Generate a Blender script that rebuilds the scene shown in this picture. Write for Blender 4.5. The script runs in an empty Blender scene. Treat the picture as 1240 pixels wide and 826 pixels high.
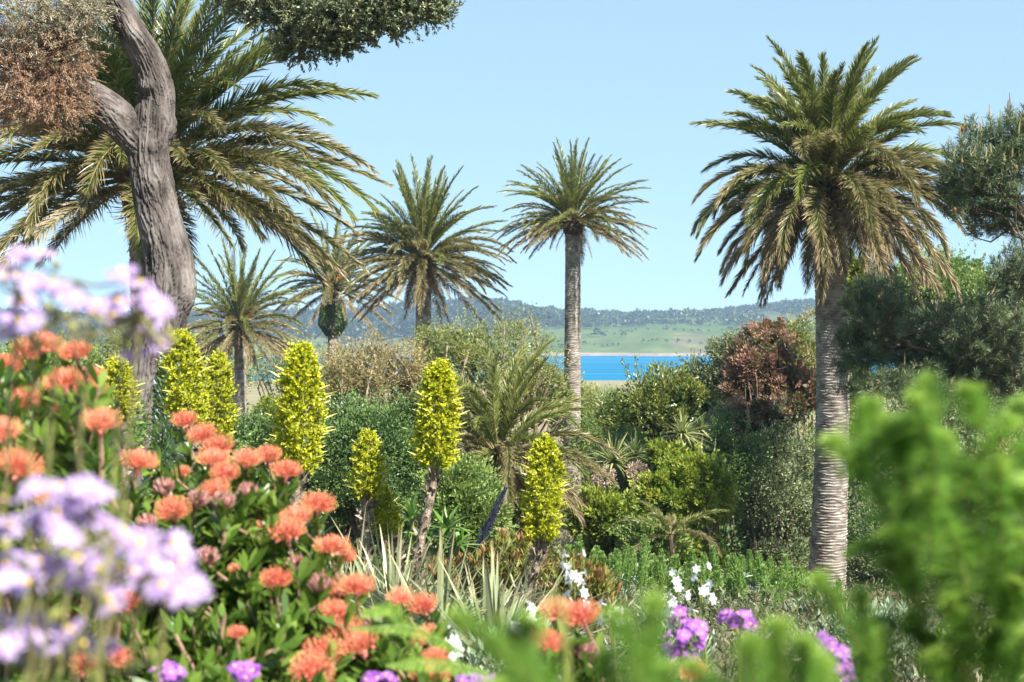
import bpy, math
import numpy as np
from mathutils import Vector, Matrix

# ------------------------------------------------------------------ camera, sky, sun, exposure
sc = bpy.context.scene
C = sc.collection
R = lambda a: a * math.pi / 180
CAMZ, F, HX, HY = 20.0, 1722.2, 620.0, 402.0
SUN_EL, SUN_AZ = 47.0, 138.0          # azimuth measured clockwise from the viewing direction (+Y)

cam_d = bpy.data.cameras.new('camera')
cam = bpy.data.objects.new('camera', cam_d); C.objects.link(cam)
cam.location = (0, 0, CAMZ); cam.rotation_euler = (R(90), 0, 0)
cam_d.sensor_width = 36.0; cam_d.lens = 50.0
cam_d.shift_y = -11.0 / 1240.0
cam_d.clip_start = 0.05; cam_d.clip_end = 20000
cam_d.dof.use_dof = True; cam_d.dof.focus_distance = 20.0; cam_d.dof.aperture_fstop = 4.0
sc.camera = cam

w = bpy.data.worlds.new('World'); sc.world = w; w.use_nodes = True
nt = w.node_tree
sky = nt.nodes.new('ShaderNodeTexSky'); sky.sky_type = 'NISHITA'; sky.sun_disc = False
sky.sun_elevation = R(SUN_EL); sky.sun_rotation = R(SUN_AZ)
sky.altitude = 0; sky.air_density = 0.4; sky.dust_density = 0.0; sky.ozone_density = 2.0
gm = nt.nodes.new('ShaderNodeGamma'); gm.inputs[1].default_value = 0.22          # evens out the clear maritime sky
tn = nt.nodes.new('ShaderNodeMix'); tn.data_type = 'RGBA'; tn.blend_type = 'MULTIPLY'; tn.inputs[0].default_value = 1.0; tn.inputs[7].default_value = (1.68, 2.32, 2.7, 1); tn.clamp_result = False
nt.links.new(sky.outputs[0], gm.inputs[0]); nt.links.new(gm.outputs[0], tn.inputs[6]); nt.links.new(tn.outputs[2], nt.nodes['Background'].inputs[0])
nt.nodes['Background'].inputs[1].default_value = 0.1

sun_d = bpy.data.lights.new('sun', 'SUN'); sun_d.energy = 5.0; sun_d.angle = R(0.53); sun_d.color = (1.0, 0.94, 0.85)
sun = bpy.data.objects.new('sun', sun_d); C.objects.link(sun)
sdir = Vector((math.sin(R(SUN_AZ)) * math.cos(R(SUN_EL)), math.cos(R(SUN_AZ)) * math.cos(R(SUN_EL)), math.sin(R(SUN_EL))))
sun.rotation_euler = sdir.to_track_quat('Z', 'Y').to_euler(); sun.location = (30, -20, 60)

vs = sc.view_settings
vs.view_transform = 'Standard'; vs.look = 'None'; vs.exposure = 1.5; vs.gamma = 1.0; vs.use_curve_mapping = False
cy = sc.cycles
cy.max_bounces = 6; cy.diffuse_bounces = 3; cy.glossy_bounces = 2; cy.transmission_bounces = 4; cy.volume_bounces = 0
cy.caustics_reflective = False; cy.caustics_refractive = False
cy.sample_clamp_indirect = 8.0

# ------------------------------------------------------------------ helpers
rng = np.random.default_rng(7)
def reseed(s):
    global rng
    rng = np.random.default_rng(s)

def P(px, py, d):
    return np.array([(px - HX) / F * d, d, CAMZ - (py - HY) / F * d])
def M(npx, d):                      # a length in picture pixels at distance d, in metres
    return npx / F * d

GY = [-30, 0, 8, 12, 17, 22, 28, 34, 45, 59, 80, 120, 200, 330, 480, 560, 590, 640, 800]
GZ = [18.6, 18.3, 17.9, 17.3, 16.5, 15.4, 14.5, 13.7, 12.7, 11.8, 10, 7.6, 4.6, 2.2, 0.9, 0.5, -0.05, -3, -12]
def ground(x, y):
    z = np.interp(y, GY, GZ)
    k = np.clip(1 - np.abs(np.asarray(y, float)) / 60.0, 0, 1)
    return z - 0.035 * np.clip(np.asarray(x, float), -14, 14) * k
def G(px, d):
    x = (px - HX) / F * d
    return np.array([x, d, float(ground(x, d))])

def unit(v):
    return v / np.maximum(np.linalg.norm(v, axis=-1, keepdims=True), 1e-9)
def rand_unit(n):
    return unit(rng.normal(size=(n, 3)))

_lat = np.random.default_rng(99).random((64, 64, 64)).astype(np.float32)
def vnoise(p):
    p = np.asarray(p, float); i = np.floor(p).astype(int); f = p - i; f = f * f * (3 - 2 * f)
    i0 = i & 63; i1 = (i + 1) & 63
    x0, y0, z0 = i0[..., 0], i0[..., 1], i0[..., 2]; x1, y1, z1 = i1[..., 0], i1[..., 1], i1[..., 2]
    fx, fy, fz = f[..., 0], f[..., 1], f[..., 2]
    L = lambda a, b, t: a + (b - a) * t
    return L(L(L(_lat[x0, y0, z0], _lat[x1, y0, z0], fx), L(_lat[x0, y1, z0], _lat[x1, y1, z0], fx), fy),
             L(L(_lat[x0, y0, z1], _lat[x1, y0, z1], fx), L(_lat[x0, y1, z1], _lat[x1, y1, z1], fx), fy), fz)
def fbm(p, o=4):
    p = np.asarray(p, float); s = 0; a = 0.5
    for k in range(o):
        s = s + a * vnoise(p * 2 ** k + 17.3 * k); a *= 0.5
    return s / (1 - 0.5 ** o)

class MB:
    """collects verts / faces / per-vertex tint and tip, links them as one mesh object"""
    def __init__(s):
        s.v = []; s.f = []; s.t = []; s.p = []; s.m = []; s.n = 0
    def add(s, v, faces, tint=0.5, tip=0.0, mat=0):
        v = np.asarray(v, float).reshape(-1, 3); n = len(v)
        if n == 0: return
        s.v.append(v); s.t.append(np.broadcast_to(np.asarray(tint, float), (n,))); s.p.append(np.broadcast_to(np.asarray(tip, float), (n,)))
        faces = np.asarray(faces, int) + s.n
        s.f.append(faces); s.m.append(np.full(len(faces), mat, int)); s.n += n
    def mesh(s, name, mats, origin=(0, 0, 0), smooth=False):
        me = bpy.data.meshes.new(name)
        v = np.concatenate(s.v) - np.asarray(origin, float)
        lt = np.concatenate([np.full(len(f), f.shape[1], int) for f in s.f])
        lv = np.concatenate([f.ravel() for f in s.f])
        me.vertices.add(len(v)); me.vertices.foreach_set('co', v.astype(np.float32).ravel())
        me.loops.add(len(lv)); me.loops.foreach_set('vertex_index', lv.astype(np.int32))
        me.polygons.add(len(lt))
        me.polygons.foreach_set('loop_start', (np.cumsum(lt) - lt).astype(np.int32))
        me.polygons.foreach_set('material_index', np.concatenate(s.m).astype(np.int32))
        me.polygons.foreach_set('use_smooth', np.full(len(lt), smooth))
        a = me.attributes.new('tint', 'FLOAT', 'POINT'); a.data.foreach_set('value', np.concatenate(s.t).astype(np.float32))
        a = me.attributes.new('tip', 'FLOAT', 'POINT'); a.data.foreach_set('value', np.concatenate(s.p).astype(np.float32))
        for m in (mats if isinstance(mats, (list, tuple)) else [mats]): me.materials.append(m)
        me.update(calc_edges=True)
        return me
    def build(s, name, mats, parent=None, origin=(0, 0, 0), smooth=False):
        o = bpy.data.objects.new(name, s.mesh(name, mats, origin, smooth)); C.objects.link(o)
        if parent: o.parent = parent
        else: o.location = origin
        return o

def link(name, me, parent, loc=(0, 0, 0), rot=None, scale=1.0):
    o = bpy.data.objects.new(name, me); C.objects.link(o); o.parent = parent; o.location = loc
    if rot is not None:
        o.rotation_mode = 'QUATERNION' if hasattr(rot, 'w') else 'XYZ'
        if hasattr(rot, 'w'): o.rotation_quaternion = rot
        else: o.rotation_euler = rot
    o.scale = (scale,) * 3 if np.isscalar(scale) else scale
    return o
def thing(name, label, cat, loc, group=None):
    o = bpy.data.objects.new(name, None); C.objects.link(o); o.location = tuple(float(a) for a in loc); o.empty_display_size = 0.2
    o['label'] = label; o['category'] = cat
    if group: o['group'] = group
    return o
def aim(dirv, roll=0.0):
    q = Vector(dirv).to_track_quat('Z', 'Y')
    return q @ Matrix.Rotation(roll, 3, 'Z').to_quaternion()

def cards(mb, pos, d, L, W, tint, tip=0.0, mat=0, fold=0.0, flat=None):
    """one diamond leaf per point"""
    n = len(pos)
    if n == 0: return
    d = unit(d); r = rand_unit(n) if flat is None else flat
    s = unit(np.cross(d, r)); u = np.cross(s, d)
    L = np.broadcast_to(L, (n,))[:, None]; W = np.broadcast_to(W, (n,))[:, None]
    v = np.stack([pos, pos + d * L * .45 + s * W * .5 + u * W * fold, pos + d * L, pos + d * L * .45 - s * W * .5 + u * W * fold], 1)
    f = np.arange(n * 4).reshape(n, 4)
    mb.add(v, f, np.repeat(np.broadcast_to(tint, (n,)), 4), np.repeat(np.broadcast_to(tip, (n,)), 4), mat)
def blades(mb, pos, d, L, W, tint, droop=0.0, seg=3, side=None, mat=0, prof=None, tip=None, down=(0, 0, -1)):
    """longer leaves: a bent strip with a tapering profile; the tip value runs 0..1 along the blade"""
    n = len(pos)
    if n == 0: return
    d = unit(d); r = rand_unit(n) if side is None else None
    s = unit(np.cross(d, r)) if side is None else unit(side)
    L = np.broadcast_to(L, (n,)); W = np.broadcast_to(W, (n,)); droop = np.broadcast_to(droop, (n,))
    t = np.linspace(0, 1, seg + 1)
    pr = np.array(prof) if prof is not None else np.interp(t, [0, .15, .5, .85, 1], [.5, .9, 1, .6, .03])
    dn = np.asarray(down, float)
    sp = pos[:, None] + d[:, None] * (L[:, None] * t)[..., None] + dn * (droop[:, None] * L[:, None] * t ** 2)[..., None]
    off = s[:, None] * (W[:, None] * pr * .5)[..., None]
    v = np.stack([sp - off, sp + off], 2)
    k = seg + 1
    b = np.arange(seg) * 2
    q = np.stack([b, b + 1, b + 3, b + 2], 1)
    f = (np.arange(n)[:, None, None] * (2 * k) + q[None]).reshape(-1, 4)
    tp = np.broadcast_to(t[None, :, None], (n, k, 2)) if tip is None else np.broadcast_to(np.broadcast_to(tip, (n,))[:, None, None], (n, k, 2))
    mb.add(v, f, np.repeat(np.broadcast_to(tint, (n,)), 2 * k), tp.reshape(-1), mat)
def tube(mb, pts, rad, sides=8, tint=0.5, tip=0.0, mat=0, cap=True):
    pts = np.asarray(pts, float); K = len(pts); rad = np.broadcast_to(rad, (K,))
    T = unit(np.gradient(pts, axis=0))
    ref = np.array([1., 0, 0]) if abs(T[0][0]) < .8 else np.array([0, 1., 0])
    A = unit(ref - T[0] * np.dot(ref, T[0])); ring = []
    th = np.arange(sides) * 2 * np.pi / sides
    for i in range(K):
        A = unit(A - T[i] * np.dot(A, T[i])); B = np.cross(T[i], A)
        ring.append(pts[i] + rad[i] * (np.cos(th)[:, None] * A + np.sin(th)[:, None] * B))
    v = np.concatenate(ring); i = np.arange(K - 1)[:, None] * sides; j = np.arange(sides)[None]; j2 = (j + 1) % sides
    f = np.stack([i + j, i + j2, i + sides + j2, i + sides + j], -1).reshape(-1, 4)
    mb.add(v, f, tint, tip, mat)
    if cap: mb.add(np.concatenate([ring[-1], pts[-1:]]), np.stack([np.arange(sides), (np.arange(sides) + 1) % sides, np.full(sides, sides)], 1), tint, tip, mat)
def spline(pts, n):
    pts = np.asarray(pts, float); K = len(pts)
    p = np.concatenate([2 * pts[:1] - pts[1:2], pts, 2 * pts[-1:] - pts[-2:-1]])
    u = np.linspace(0, K - 1 - 1e-6, n); i = u.astype(int); t = (u - i)[:, None]
    a, b, c, d = p[i], p[i + 1], p[i + 2], p[i + 3]
    return .5 * (2 * b + (c - a) * t + (2 * a - 5 * b + 4 * c - d) * t ** 2 + (3 * b - a - 3 * c + d) * t ** 3)
def wobble(a, b, n=6, amp=.08):
    a = np.asarray(a, float); b = np.asarray(b, float); t = np.linspace(0, 1, n)[:, None]; L = np.linalg.norm(b - a)
    j = rng.normal(size=(n, 3)) * amp * L; j[0] = 0; j[-1] = 0
    return spline(a + (b - a) * t + j, n * 2)

# ------------------------------------------------------------------ materials
def nodes_of(name):
    m = bpy.data.materials.new(name); m.use_nodes = True; t = m.node_tree; t.nodes.clear()
    return m, t, t.nodes.new, t.links.new
def ramp(t, cols, fac):
    r = t.nodes.new('ShaderNodeValToRGB'); e = r.color_ramp.elements
    while len(e) > 1: e.remove(e[-1])
    for i, c in enumerate(cols):
        el = e[0] if i == 0 else e.new(i / (len(cols) - 1)); el.position = i / max(1, len(cols) - 1); el.color = (*c, 1)
    t.links.new(fac, r.inputs[0]); return r
def leaf_mat(name, cols, trans=.35, each=0.0, rough=.45, tipcol=None, tip_from=.5, spec=.4, tint_noise=.25, nscale=1.5):
    m, t, N, K = nodes_of(name)
    at = N('ShaderNodeAttribute'); at.attribute_name = 'tint'
    tc = N('ShaderNodeTexCoord'); no = N('ShaderNodeTexNoise'); no.inputs['Scale'].default_value = nscale; no.inputs['Detail'].default_value = 3
    K(tc.outputs['Object'], no.inputs['Vector'])
    ma = N('ShaderNodeMath'); ma.operation = 'MULTIPLY_ADD'; K(no.outputs[0], ma.inputs[0]); ma.inputs[1].default_value = tint_noise * 2; ma.inputs[2].default_value = -tint_noise
    ad = N('ShaderNodeMath'); ad.use_clamp = True; K(at.outputs['Fac'], ad.inputs[0]); K(ma.outputs[0], ad.inputs[1])
    fac = ad.outputs[0]
    if each:          # every flower its own shade
        oi = N('ShaderNodeObjectInfo'); me_ = N('ShaderNodeMath'); me_.operation = 'MULTIPLY_ADD'; K(oi.outputs['Random'], me_.inputs[0]); me_.inputs[1].default_value = each * 2; me_.inputs[2].default_value = -each
        a3 = N('ShaderNodeMath'); a3.use_clamp = True; K(fac, a3.inputs[0]); K(me_.outputs[0], a3.inputs[1]); fac = a3.outputs[0]
    col = ramp(t, cols, fac).outputs[0]
    if tipcol:
        tp = N('ShaderNodeAttribute'); tp.attribute_name = 'tip'
        mr = N('ShaderNodeMapRange'); mr.inputs[1].default_value = tip_from; mr.inputs[2].default_value = 1.0; K(tp.outputs['Fac'], mr.inputs[0])
        mx = N('ShaderNodeMix'); mx.data_type = 'RGBA'; K(mr.outputs[0], mx.inputs[0]); K(col, mx.inputs[6]); mx.inputs[7].default_value = (*tipcol, 1); col = mx.outputs[2]
    b = N('ShaderNodeBsdfPrincipled'); K(col, b.inputs['Base Color']); b.inputs['Roughness'].default_value = rough; b.inputs['Specular IOR Level'].default_value = spec
    out = N('ShaderNodeOutputMaterial')
    if trans > 0:
        tr = N('ShaderNodeBsdfTranslucent'); K(col, tr.inputs[0]); ms = N('ShaderNodeMixShader'); ms.inputs[0].default_value = trans
        K(b.outputs[0], ms.inputs[1]); K(tr.outputs[0], ms.inputs[2]); K(ms.outputs[0], out.inputs[0])
    else: K(b.outputs[0], out.inputs[0])
    return m
def rough_mat(name, cols, scale=6, rough=.9, bump=.3, stretch=(1, 1, 1), detail=6, bscale=None):
    m, t, N, K = nodes_of(name)
    tc = N('ShaderNodeTexCoord'); mp = N('ShaderNodeMapping'); mp.inputs['Scale'].default_value = stretch; K(tc.outputs['Object'], mp.inputs[0])
    no = N('ShaderNodeTexNoise'); no.inputs['Scale'].default_value = scale; no.inputs['Detail'].default_value = detail; K(mp.outputs[0], no.inputs['Vector'])
    mr = N('ShaderNodeMapRange'); mr.inputs[1].default_value = .3; mr.inputs[2].default_value = .7; K(no.outputs[0], mr.inputs[0])
    at = N('ShaderNodeAttribute'); at.attribute_name = 'tint'
    ad = N('ShaderNodeMath'); ad.operation = 'MULTIPLY_ADD'; K(at.outputs['Fac'], ad.inputs[0]); ad.inputs[1].default_value = .6; ad.inputs[2].default_value = -.3
    a2 = N('ShaderNodeMath'); a2.use_clamp = True; K(ad.outputs[0], a2.inputs[0]); K(mr.outputs[0], a2.inputs[1])
    r = ramp(t, cols, a2.outputs[0])
    b = N('ShaderNodeBsdfPrincipled'); K(r.outputs[0], b.inputs['Base Color']); b.inputs['Roughness'].default_value = rough; b.inputs['Specular IOR Level'].default_value = .2
    n2 = N('ShaderNodeTexNoise'); n2.inputs['Scale'].default_value = bscale or scale * 4; n2.inputs['Detail'].default_value = 5; K(mp.outputs[0], n2.inputs['Vector'])
    bp = N('ShaderNodeBump'); bp.inputs['Strength'].default_value = bump; bp.inputs['Distance'].default_value = .03; K(n2.outputs[0], bp.inputs['Height']); K(bp.outputs[0], b.inputs['Normal'])
    out = N('ShaderNodeOutputMaterial'); K(b.outputs[0], out.inputs[0])
    return m

MT = {}
L_ = leaf_mat
TAN = (.34, .235, .13)
MT['frond_young'] = L_('frond_young', [(.075, .11, .024), (.15, .19, .036), (.27, .29, .085)], tipcol=(.38, .32, .13), tip_from=.7, rough=.36, trans=.3, spec=.5)
MT['frond'] = L_('frond', [(.06, .082, .022), (.125, .14, .04), (.24, .22, .085)], tipcol=(.44, .33, .18), tip_from=.5, rough=.36, trans=.3, spec=.5)
MT['frond_old'] = L_('frond_old', [(.07, .075, .028), (.17, .145, .06), (.32, .25, .13)], tipcol=(.48, .36, .22), tip_from=.35, rough=.5, trans=.25)
MT['frond_dead'] = L_('frond_dead', [(0.115, 0.0805, 0.0483), (0.23, 0.167, 0.0978), (0.368, 0.287, 0.184)], trans=.2, rough=.7)
MT['rachis'] = rough_mat('rachis', [(.12, .12, .04), (.26, .22, .09)], scale=3, rough=.6, bump=.1)
MT['rachis_dead'] = rough_mat('rachis_dead', [(.16, .11, .06), (.34, .26, .16)], scale=3, rough=.8, bump=.1)
MT['palm_trunk'] = rough_mat('palm_trunk', [(.12, .10, .082), (.27, .24, .205), (.42, .385, .34)], scale=3.5, rough=.9, bump=.5, bscale=40)
MT['palm_boss'] = rough_mat('palm_boss', [(.05, .036, .024), (.13, .095, .06), (.24, .19, .125)], scale=7, rough=.9, bump=.5)
MT['fruit_stalk'] = L_('fruit_stalk', [(.42, .15, .03), (.55, .24, .05)], trans=.1)
MT['bark'] = rough_mat('bark', [(0.0321, 0.0265, 0.0243), (0.113, 0.0968, 0.088), (0.204, 0.182, 0.169)], scale=5, rough=.95, bump=.8, stretch=(0.72, 0.72, 0.248), bscale=22)
MT['wood'] = rough_mat('wood', [(.06, .045, .032), (.15, .115, .08), (.27, .22, .16)], scale=8, rough=.9, bump=.4)
MT['twig_pale'] = rough_mat('twig_pale', [(.2, .15, .1), (.38, .31, .23)], scale=8, rough=.9, bump=.3)
def LM(n, a, b, c, **k): MT[n] = L_(n, [a, b, c], **k)
LM('dark_leaf', (0.0593, 0.113, 0.0359), (0.108, 0.184, 0.0539), (0.229, 0.311, 0.101), trans=.2, rough=.38)
LM('mid_leaf', (0.0949, 0.166, 0.0394), (0.178, 0.262, 0.0633), (0.31, 0.379, 0.109), trans=.3)
LM('olive_leaf', (0.122, 0.158, 0.0414), (0.244, 0.271, 0.0754), (0.445, 0.43, 0.141), trans=.3, tint_noise=.4)
LM('dry_leaf', (0.15, 0.137, 0.05), (0.287, 0.239, 0.0927), (0.47, 0.376, 0.186), trans=.2, tint_noise=.5, nscale=.8)
LM('gloss_leaf', (0.0628, 0.107, 0.0248), (0.147, 0.187, 0.0391), (0.398, 0.373, 0.0799), trans=.25, rough=.3, spec=.5, tint_noise=.35)
LM('grey_leaf', (0.101, 0.133, 0.0605), (0.179, 0.22, 0.101), (0.323, 0.362, 0.185), trans=.25)
LM('greydark_leaf', (0.0878, 0.124, 0.0537), (0.175, 0.218, 0.0975), (0.439, 0.485, 0.245), trans=.2)
LM('red_leaf', (.09, .12, .04), (.24, .15, .085), (.44, .25, .2), trans=.3, tint_noise=.55, nscale=1.0)
LM('lime_leaf', (0.108, 0.173, 0.0236), (0.216, 0.283, 0.0366), (0.417, 0.439, 0.0654), trans=.4)
LM('cypress_leaf', (0.0701, 0.102, 0.051), (0.159, 0.191, 0.0955), (0.415, 0.398, 0.207), trans=.15, tint_noise=.35)
LM('cypress_dead', (0.195, 0.111, 0.065), (0.351, 0.215, 0.13), (0.52, 0.364, 0.247), trans=.25, tint_noise=.3)
LM('cypress_grey', (0.171, 0.155, 0.0931), (0.31, 0.279, 0.186), (0.528, 0.466, 0.342), trans=.2)
LM('pine_leaf', (0.052, 0.0828, 0.0378), (0.114, 0.156, 0.071), (0.26, 0.296, 0.13), trans=.15)
LM('pine_candle', (.2, .17, .07), (.28, .24, .11), (.36, .3, .15), trans=.1)
MT['cone'] = rough_mat('cone', [(.16, .06, .03), (.33, .14, .07)], scale=20)
MT['puya_yellow'] = L_('puya_yellow', [(.3, .36, .012), (.53, .56, .02), (.74, .73, .05)], trans=.35, rough=.5, tint_noise=.2, nscale=5)
MT['puya_bud'] = L_('puya_bud', [(.17, .2, .03), (.28, .3, .04), (.45, .42, .08)], trans=.2, tint_noise=.1)
MT['puya_spine'] = L_('puya_spine', [(.5, .46, .1), (.6, .56, .15)], trans=.2)
MT['puya_stem'] = rough_mat('puya_stem', [(.09, .065, .045), (.22, .175, .13), (.42, .36, .29)], scale=18, bump=.6)
MT['puya_leaf'] = L_('puya_leaf', [(0.127, 0.161, 0.0747), (0.23, 0.265, 0.138), (0.368, 0.391, 0.23)], trans=.15, rough=.4, tipcol=(0.414, 0.345, 0.196), tip_from=.7)
MT['pin_leaf'] = L_('pin_leaf', [(0.06, 0.126, 0.0168), (0.114, 0.204, 0.0288), (0.204, 0.3, 0.048)], trans=.4, rough=.32, spec=.5, tipcol=(0.264, 0.204, 0.06), tip_from=.93)
MT['pin_stem'] = rough_mat('pin_stem', [(.14, .10, .06), (.3, .2, .13)], scale=20)
MT['pin_style'] = L_('pin_style', [(.62, .15, .11), (.78, .25, .16), (.86, .38, .22), (.9, .52, .36)], trans=.3, rough=.45, each=.3, tipcol=(.88, .5, .17), tip_from=.2, tint_noise=.1)
MT['pin_core'] = L_('pin_core', [(.6, .14, .1), (.7, .3, .24)], trans=.1, rough=.7)
MT['pin_bud'] = L_('pin_bud', [(.35, .14, .12), (.5, .26, .22), (.55, .36, .34)], trans=.2, rough=.7)
MT['lilac'] = L_('lilac', [(.34, .2, .48), (.46, .32, .6), (.6, .49, .71)], trans=.4, rough=.6, each=.2, tint_noise=.1, tipcol=(.52, .4, .66), tip_from=.4)
MT['daisy_eye'] = L_('daisy_eye', [(.6, .4, .05), (.7, .5, .1)], trans=0, rough=.8)
MT['daisy_stem'] = L_('daisy_stem', [(.15, .13, .06), (.2, .2, .07), (.25, .25, .09)], trans=.1)
MT['daisy_bud'] = L_('daisy_bud', [(.28, .2, .1), (.33, .33, .09), (.45, .42, .12)], trans=.2)
MT['shoot_leaf'] = L_('shoot_leaf', [(.09, .2, .025), (.18, .37, .05), (.32, .52, .09)], trans=.55, rough=.5, tipcol=(.46, .62, .13), tip_from=.5, tint_noise=.4, nscale=18)
MT['shoot_stem'] = rough_mat('shoot_stem', [(.14, .17, .04), (.26, .24, .08)], scale=15)
MT['echium_leaf'] = L_('echium_leaf', [(0.158, 0.219, 0.122), (0.263, 0.341, 0.21), (0.42, 0.508, 0.35)], trans=.2)
MT['echium_spike'] = L_('echium_spike', [(0.101, 0.19, 0.0403), (0.179, 0.302, 0.0672), (0.336, 0.448, 0.134)], trans=.25, tint_noise=.3)
MT['echium_blue'] = L_('echium_blue', [(.02, .022, .04), (.04, .05, .09), (.10, .12, .2)], trans=.15)
MT['echium_bloom'] = L_('echium_bloom', [(.3, .36, .5), (.5, .55, .7)], trans=.3)
MT['bronze'] = L_('bronze', [(0.113, 0.153, 0.0322), (0.209, 0.225, 0.0483), (0.322, 0.306, 0.0805)], trans=.3, tipcol=(0.386, 0.145, 0.0805), tip_from=.4)
MT['white_petal'] = L_('white_petal', [(.75, .76, .74), (.82, .82, .82)], trans=.4, rough=.6, tint_noise=.05)
MT['green_stem'] = L_('green_stem', [(.12, .17, .03), (.22, .25, .06)], trans=.1)
MT['purple'] = L_('purple', [(.27, .07, .42), (.4, .13, .54), (.54, .28, .66)], trans=.4, rough=.6, tint_noise=.1)
MT['agave'] = L_('agave', [(.13, .17, .04), (.22, .26, .08), (.38, .4, .17)], trans=.3, tipcol=(.35, .32, .12), tip_from=.8)
MT['seed'] = L_('seed', [(.28, .2, .14), (.42, .31, .24), (.52, .42, .34)], trans=.2)
MT['lance'] = L_('lance', [(.08, .16, .03), (.12, .24, .04), (.2, .32, .06)], trans=.4, rough=.35)
MT['fern'] = L_('fern', [(.1, .19, .025), (.15, .26, .035), (.22, .33, .05)], trans=.4)
MT['yellow_leaf'] = L_('yellow_leaf', [(.3, .3, .03), (.5, .46, .05), (.6, .55, .1)], trans=.35)
MT['cover'] = L_('cover', [(0.0434, 0.0608, 0.0217), (0.0868, 0.104, 0.0434), (0.191, 0.174, 0.0868)], trans=.25)
MT['far_tree'] = L_('far_tree', [(.018, .027, .013), (.04, .054, .022), (.1, .12, .04)], trans=.15, tint_noise=.4, nscale=.01)

# ------------------------------------------------------------------ the setting
def structure(o): o['kind'] = 'structure'; return o
def grid(xs, ys, zf):
    X, Y = np.meshgrid(xs, ys); v = np.stack([X, Y, zf(X, Y)], -1).reshape(-1, 3); nx = len(xs); ny = len(ys)
    i = np.arange(ny - 1)[:, None] * nx; j = np.arange(nx - 1)[None]
    return v, np.stack([i + j, i + j + 1, i + nx + j + 1, i + nx + j], -1).reshape(-1, 4)
def gz(X, Y):
    p = np.stack([X * .35, Y * .35, np.zeros_like(X)], -1)
    return ground(X, Y) + (fbm(p, 3) - .5) * .25
mb = MB()
xs = np.concatenate([np.linspace(-2600, -60, 30), np.linspace(-50, 50, 160), np.linspace(60, 2600, 30)])
ys = np.concatenate([np.linspace(-60, 0, 12), np.linspace(1, 70, 120), np.linspace(75, 800, 60)])
mb.add(*grid(xs, ys, gz))
m, t, N, K = nodes_of('soil_and_field')
tc = N('ShaderNodeTexCoord'); n1 = N('ShaderNodeTexNoise'); n1.inputs['Scale'].default_value = 2.2; n1.inputs['Detail'].default_value = 8; K(tc.outputs['Object'], n1.inputs['Vector'])
n2 = N('ShaderNodeTexNoise'); n2.inputs['Scale'].default_value = .04; n2.inputs['Detail'].default_value = 6; K(tc.outputs['Object'], n2.inputs['Vector'])
r1 = ramp(t, [(.05, .038, .025), (.11, .085, .05), (.15, .13, .065)], n1.outputs[0])
r2 = ramp(t, [(.11, .12, .04), (.2, .165, .08), (.26, .2, .11)], n2.outputs[0])
sx = N('ShaderNodeSeparateXYZ'); K(tc.outputs['Object'], sx.inputs[0]); mr = N('ShaderNodeMapRange'); mr.inputs[1].default_value = 90; mr.inputs[2].default_value = 150; K(sx.outputs[1], mr.inputs[0])
mx = N('ShaderNodeMix'); mx.data_type = 'RGBA'; K(mr.outputs[0], mx.inputs[0]); K(r1.outputs[0], mx.inputs[6]); K(r2.outputs[0], mx.inputs[7])
b = N('ShaderNodeBsdfPrincipled'); K(mx.outputs[2], b.inputs['Base Color']); b.inputs['Roughness'].default_value = .95
bp = N('ShaderNodeBump'); bp.inputs['Strength'].default_value = .6; bp.inputs['Distance'].default_value = .1; K(n1.outputs[0], bp.inputs['Height']); K(bp.outputs[0], b.inputs['Normal'])
K(b.outputs[0], N('ShaderNodeOutputMaterial').inputs[0])
structure(mb.build('ground', m, smooth=True))

# sea
mb = MB(); mb.add([(-3000, 560, 0), (3000, 560, 0), (3000, 4500, 0), (-3000, 4500, 0)], [(0, 1, 2, 3)])
m, t, N, K = nodes_of('sea_water')
tc = N('ShaderNodeTexCoord'); mp = N('ShaderNodeMapping'); mp.inputs['Scale'].default_value = (.02, .1, 1); K(tc.outputs['Object'], mp.inputs[0])
n1 = N('ShaderNodeTexNoise'); n1.inputs['Scale'].default_value = 1.2; n1.inputs['Detail'].default_value = 6; K(mp.outputs[0], n1.inputs['Vector'])
mp3 = N('ShaderNodeMapping'); mp3.inputs['Scale'].default_value = (.25, 3, 1); K(tc.outputs['Object'], mp3.inputs[0])
n3 = N('ShaderNodeTexNoise'); n3.inputs['Scale'].default_value = .012; n3.inputs['Detail'].default_value = 6; K(mp3.outputs[0], n3.inputs['Vector'])
mr3 = N('ShaderNodeMapRange'); mr3.inputs[1].default_value = .3; mr3.inputs[2].default_value = .7; K(n3.outputs[0], mr3.inputs[0])
r = ramp(t, [(.002, .085, .19), (.002, .12, .24), (.01, .18, .29)], mr3.outputs[0])
b = N('ShaderNodeBsdfPrincipled'); K(r.outputs[0], b.inputs['Base Color']); b.inputs['Roughness'].default_value = .6; b.inputs['IOR'].default_value = 1.33
b.inputs['Specular IOR Level'].default_value = 0.02; b.inputs['IOR'].default_value = 1.12
bp = N('ShaderNodeBump'); bp.inputs['Strength'].default_value = .9; bp.inputs['Distance'].default_value = 3.0; K(n1.outputs[0], bp.inputs['Height']); K(bp.outputs[0], b.inputs['Normal'])
K(b.outputs[0], N('ShaderNodeOutputMaterial').inputs[0])
structure(mb.build('sea', m))

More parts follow.
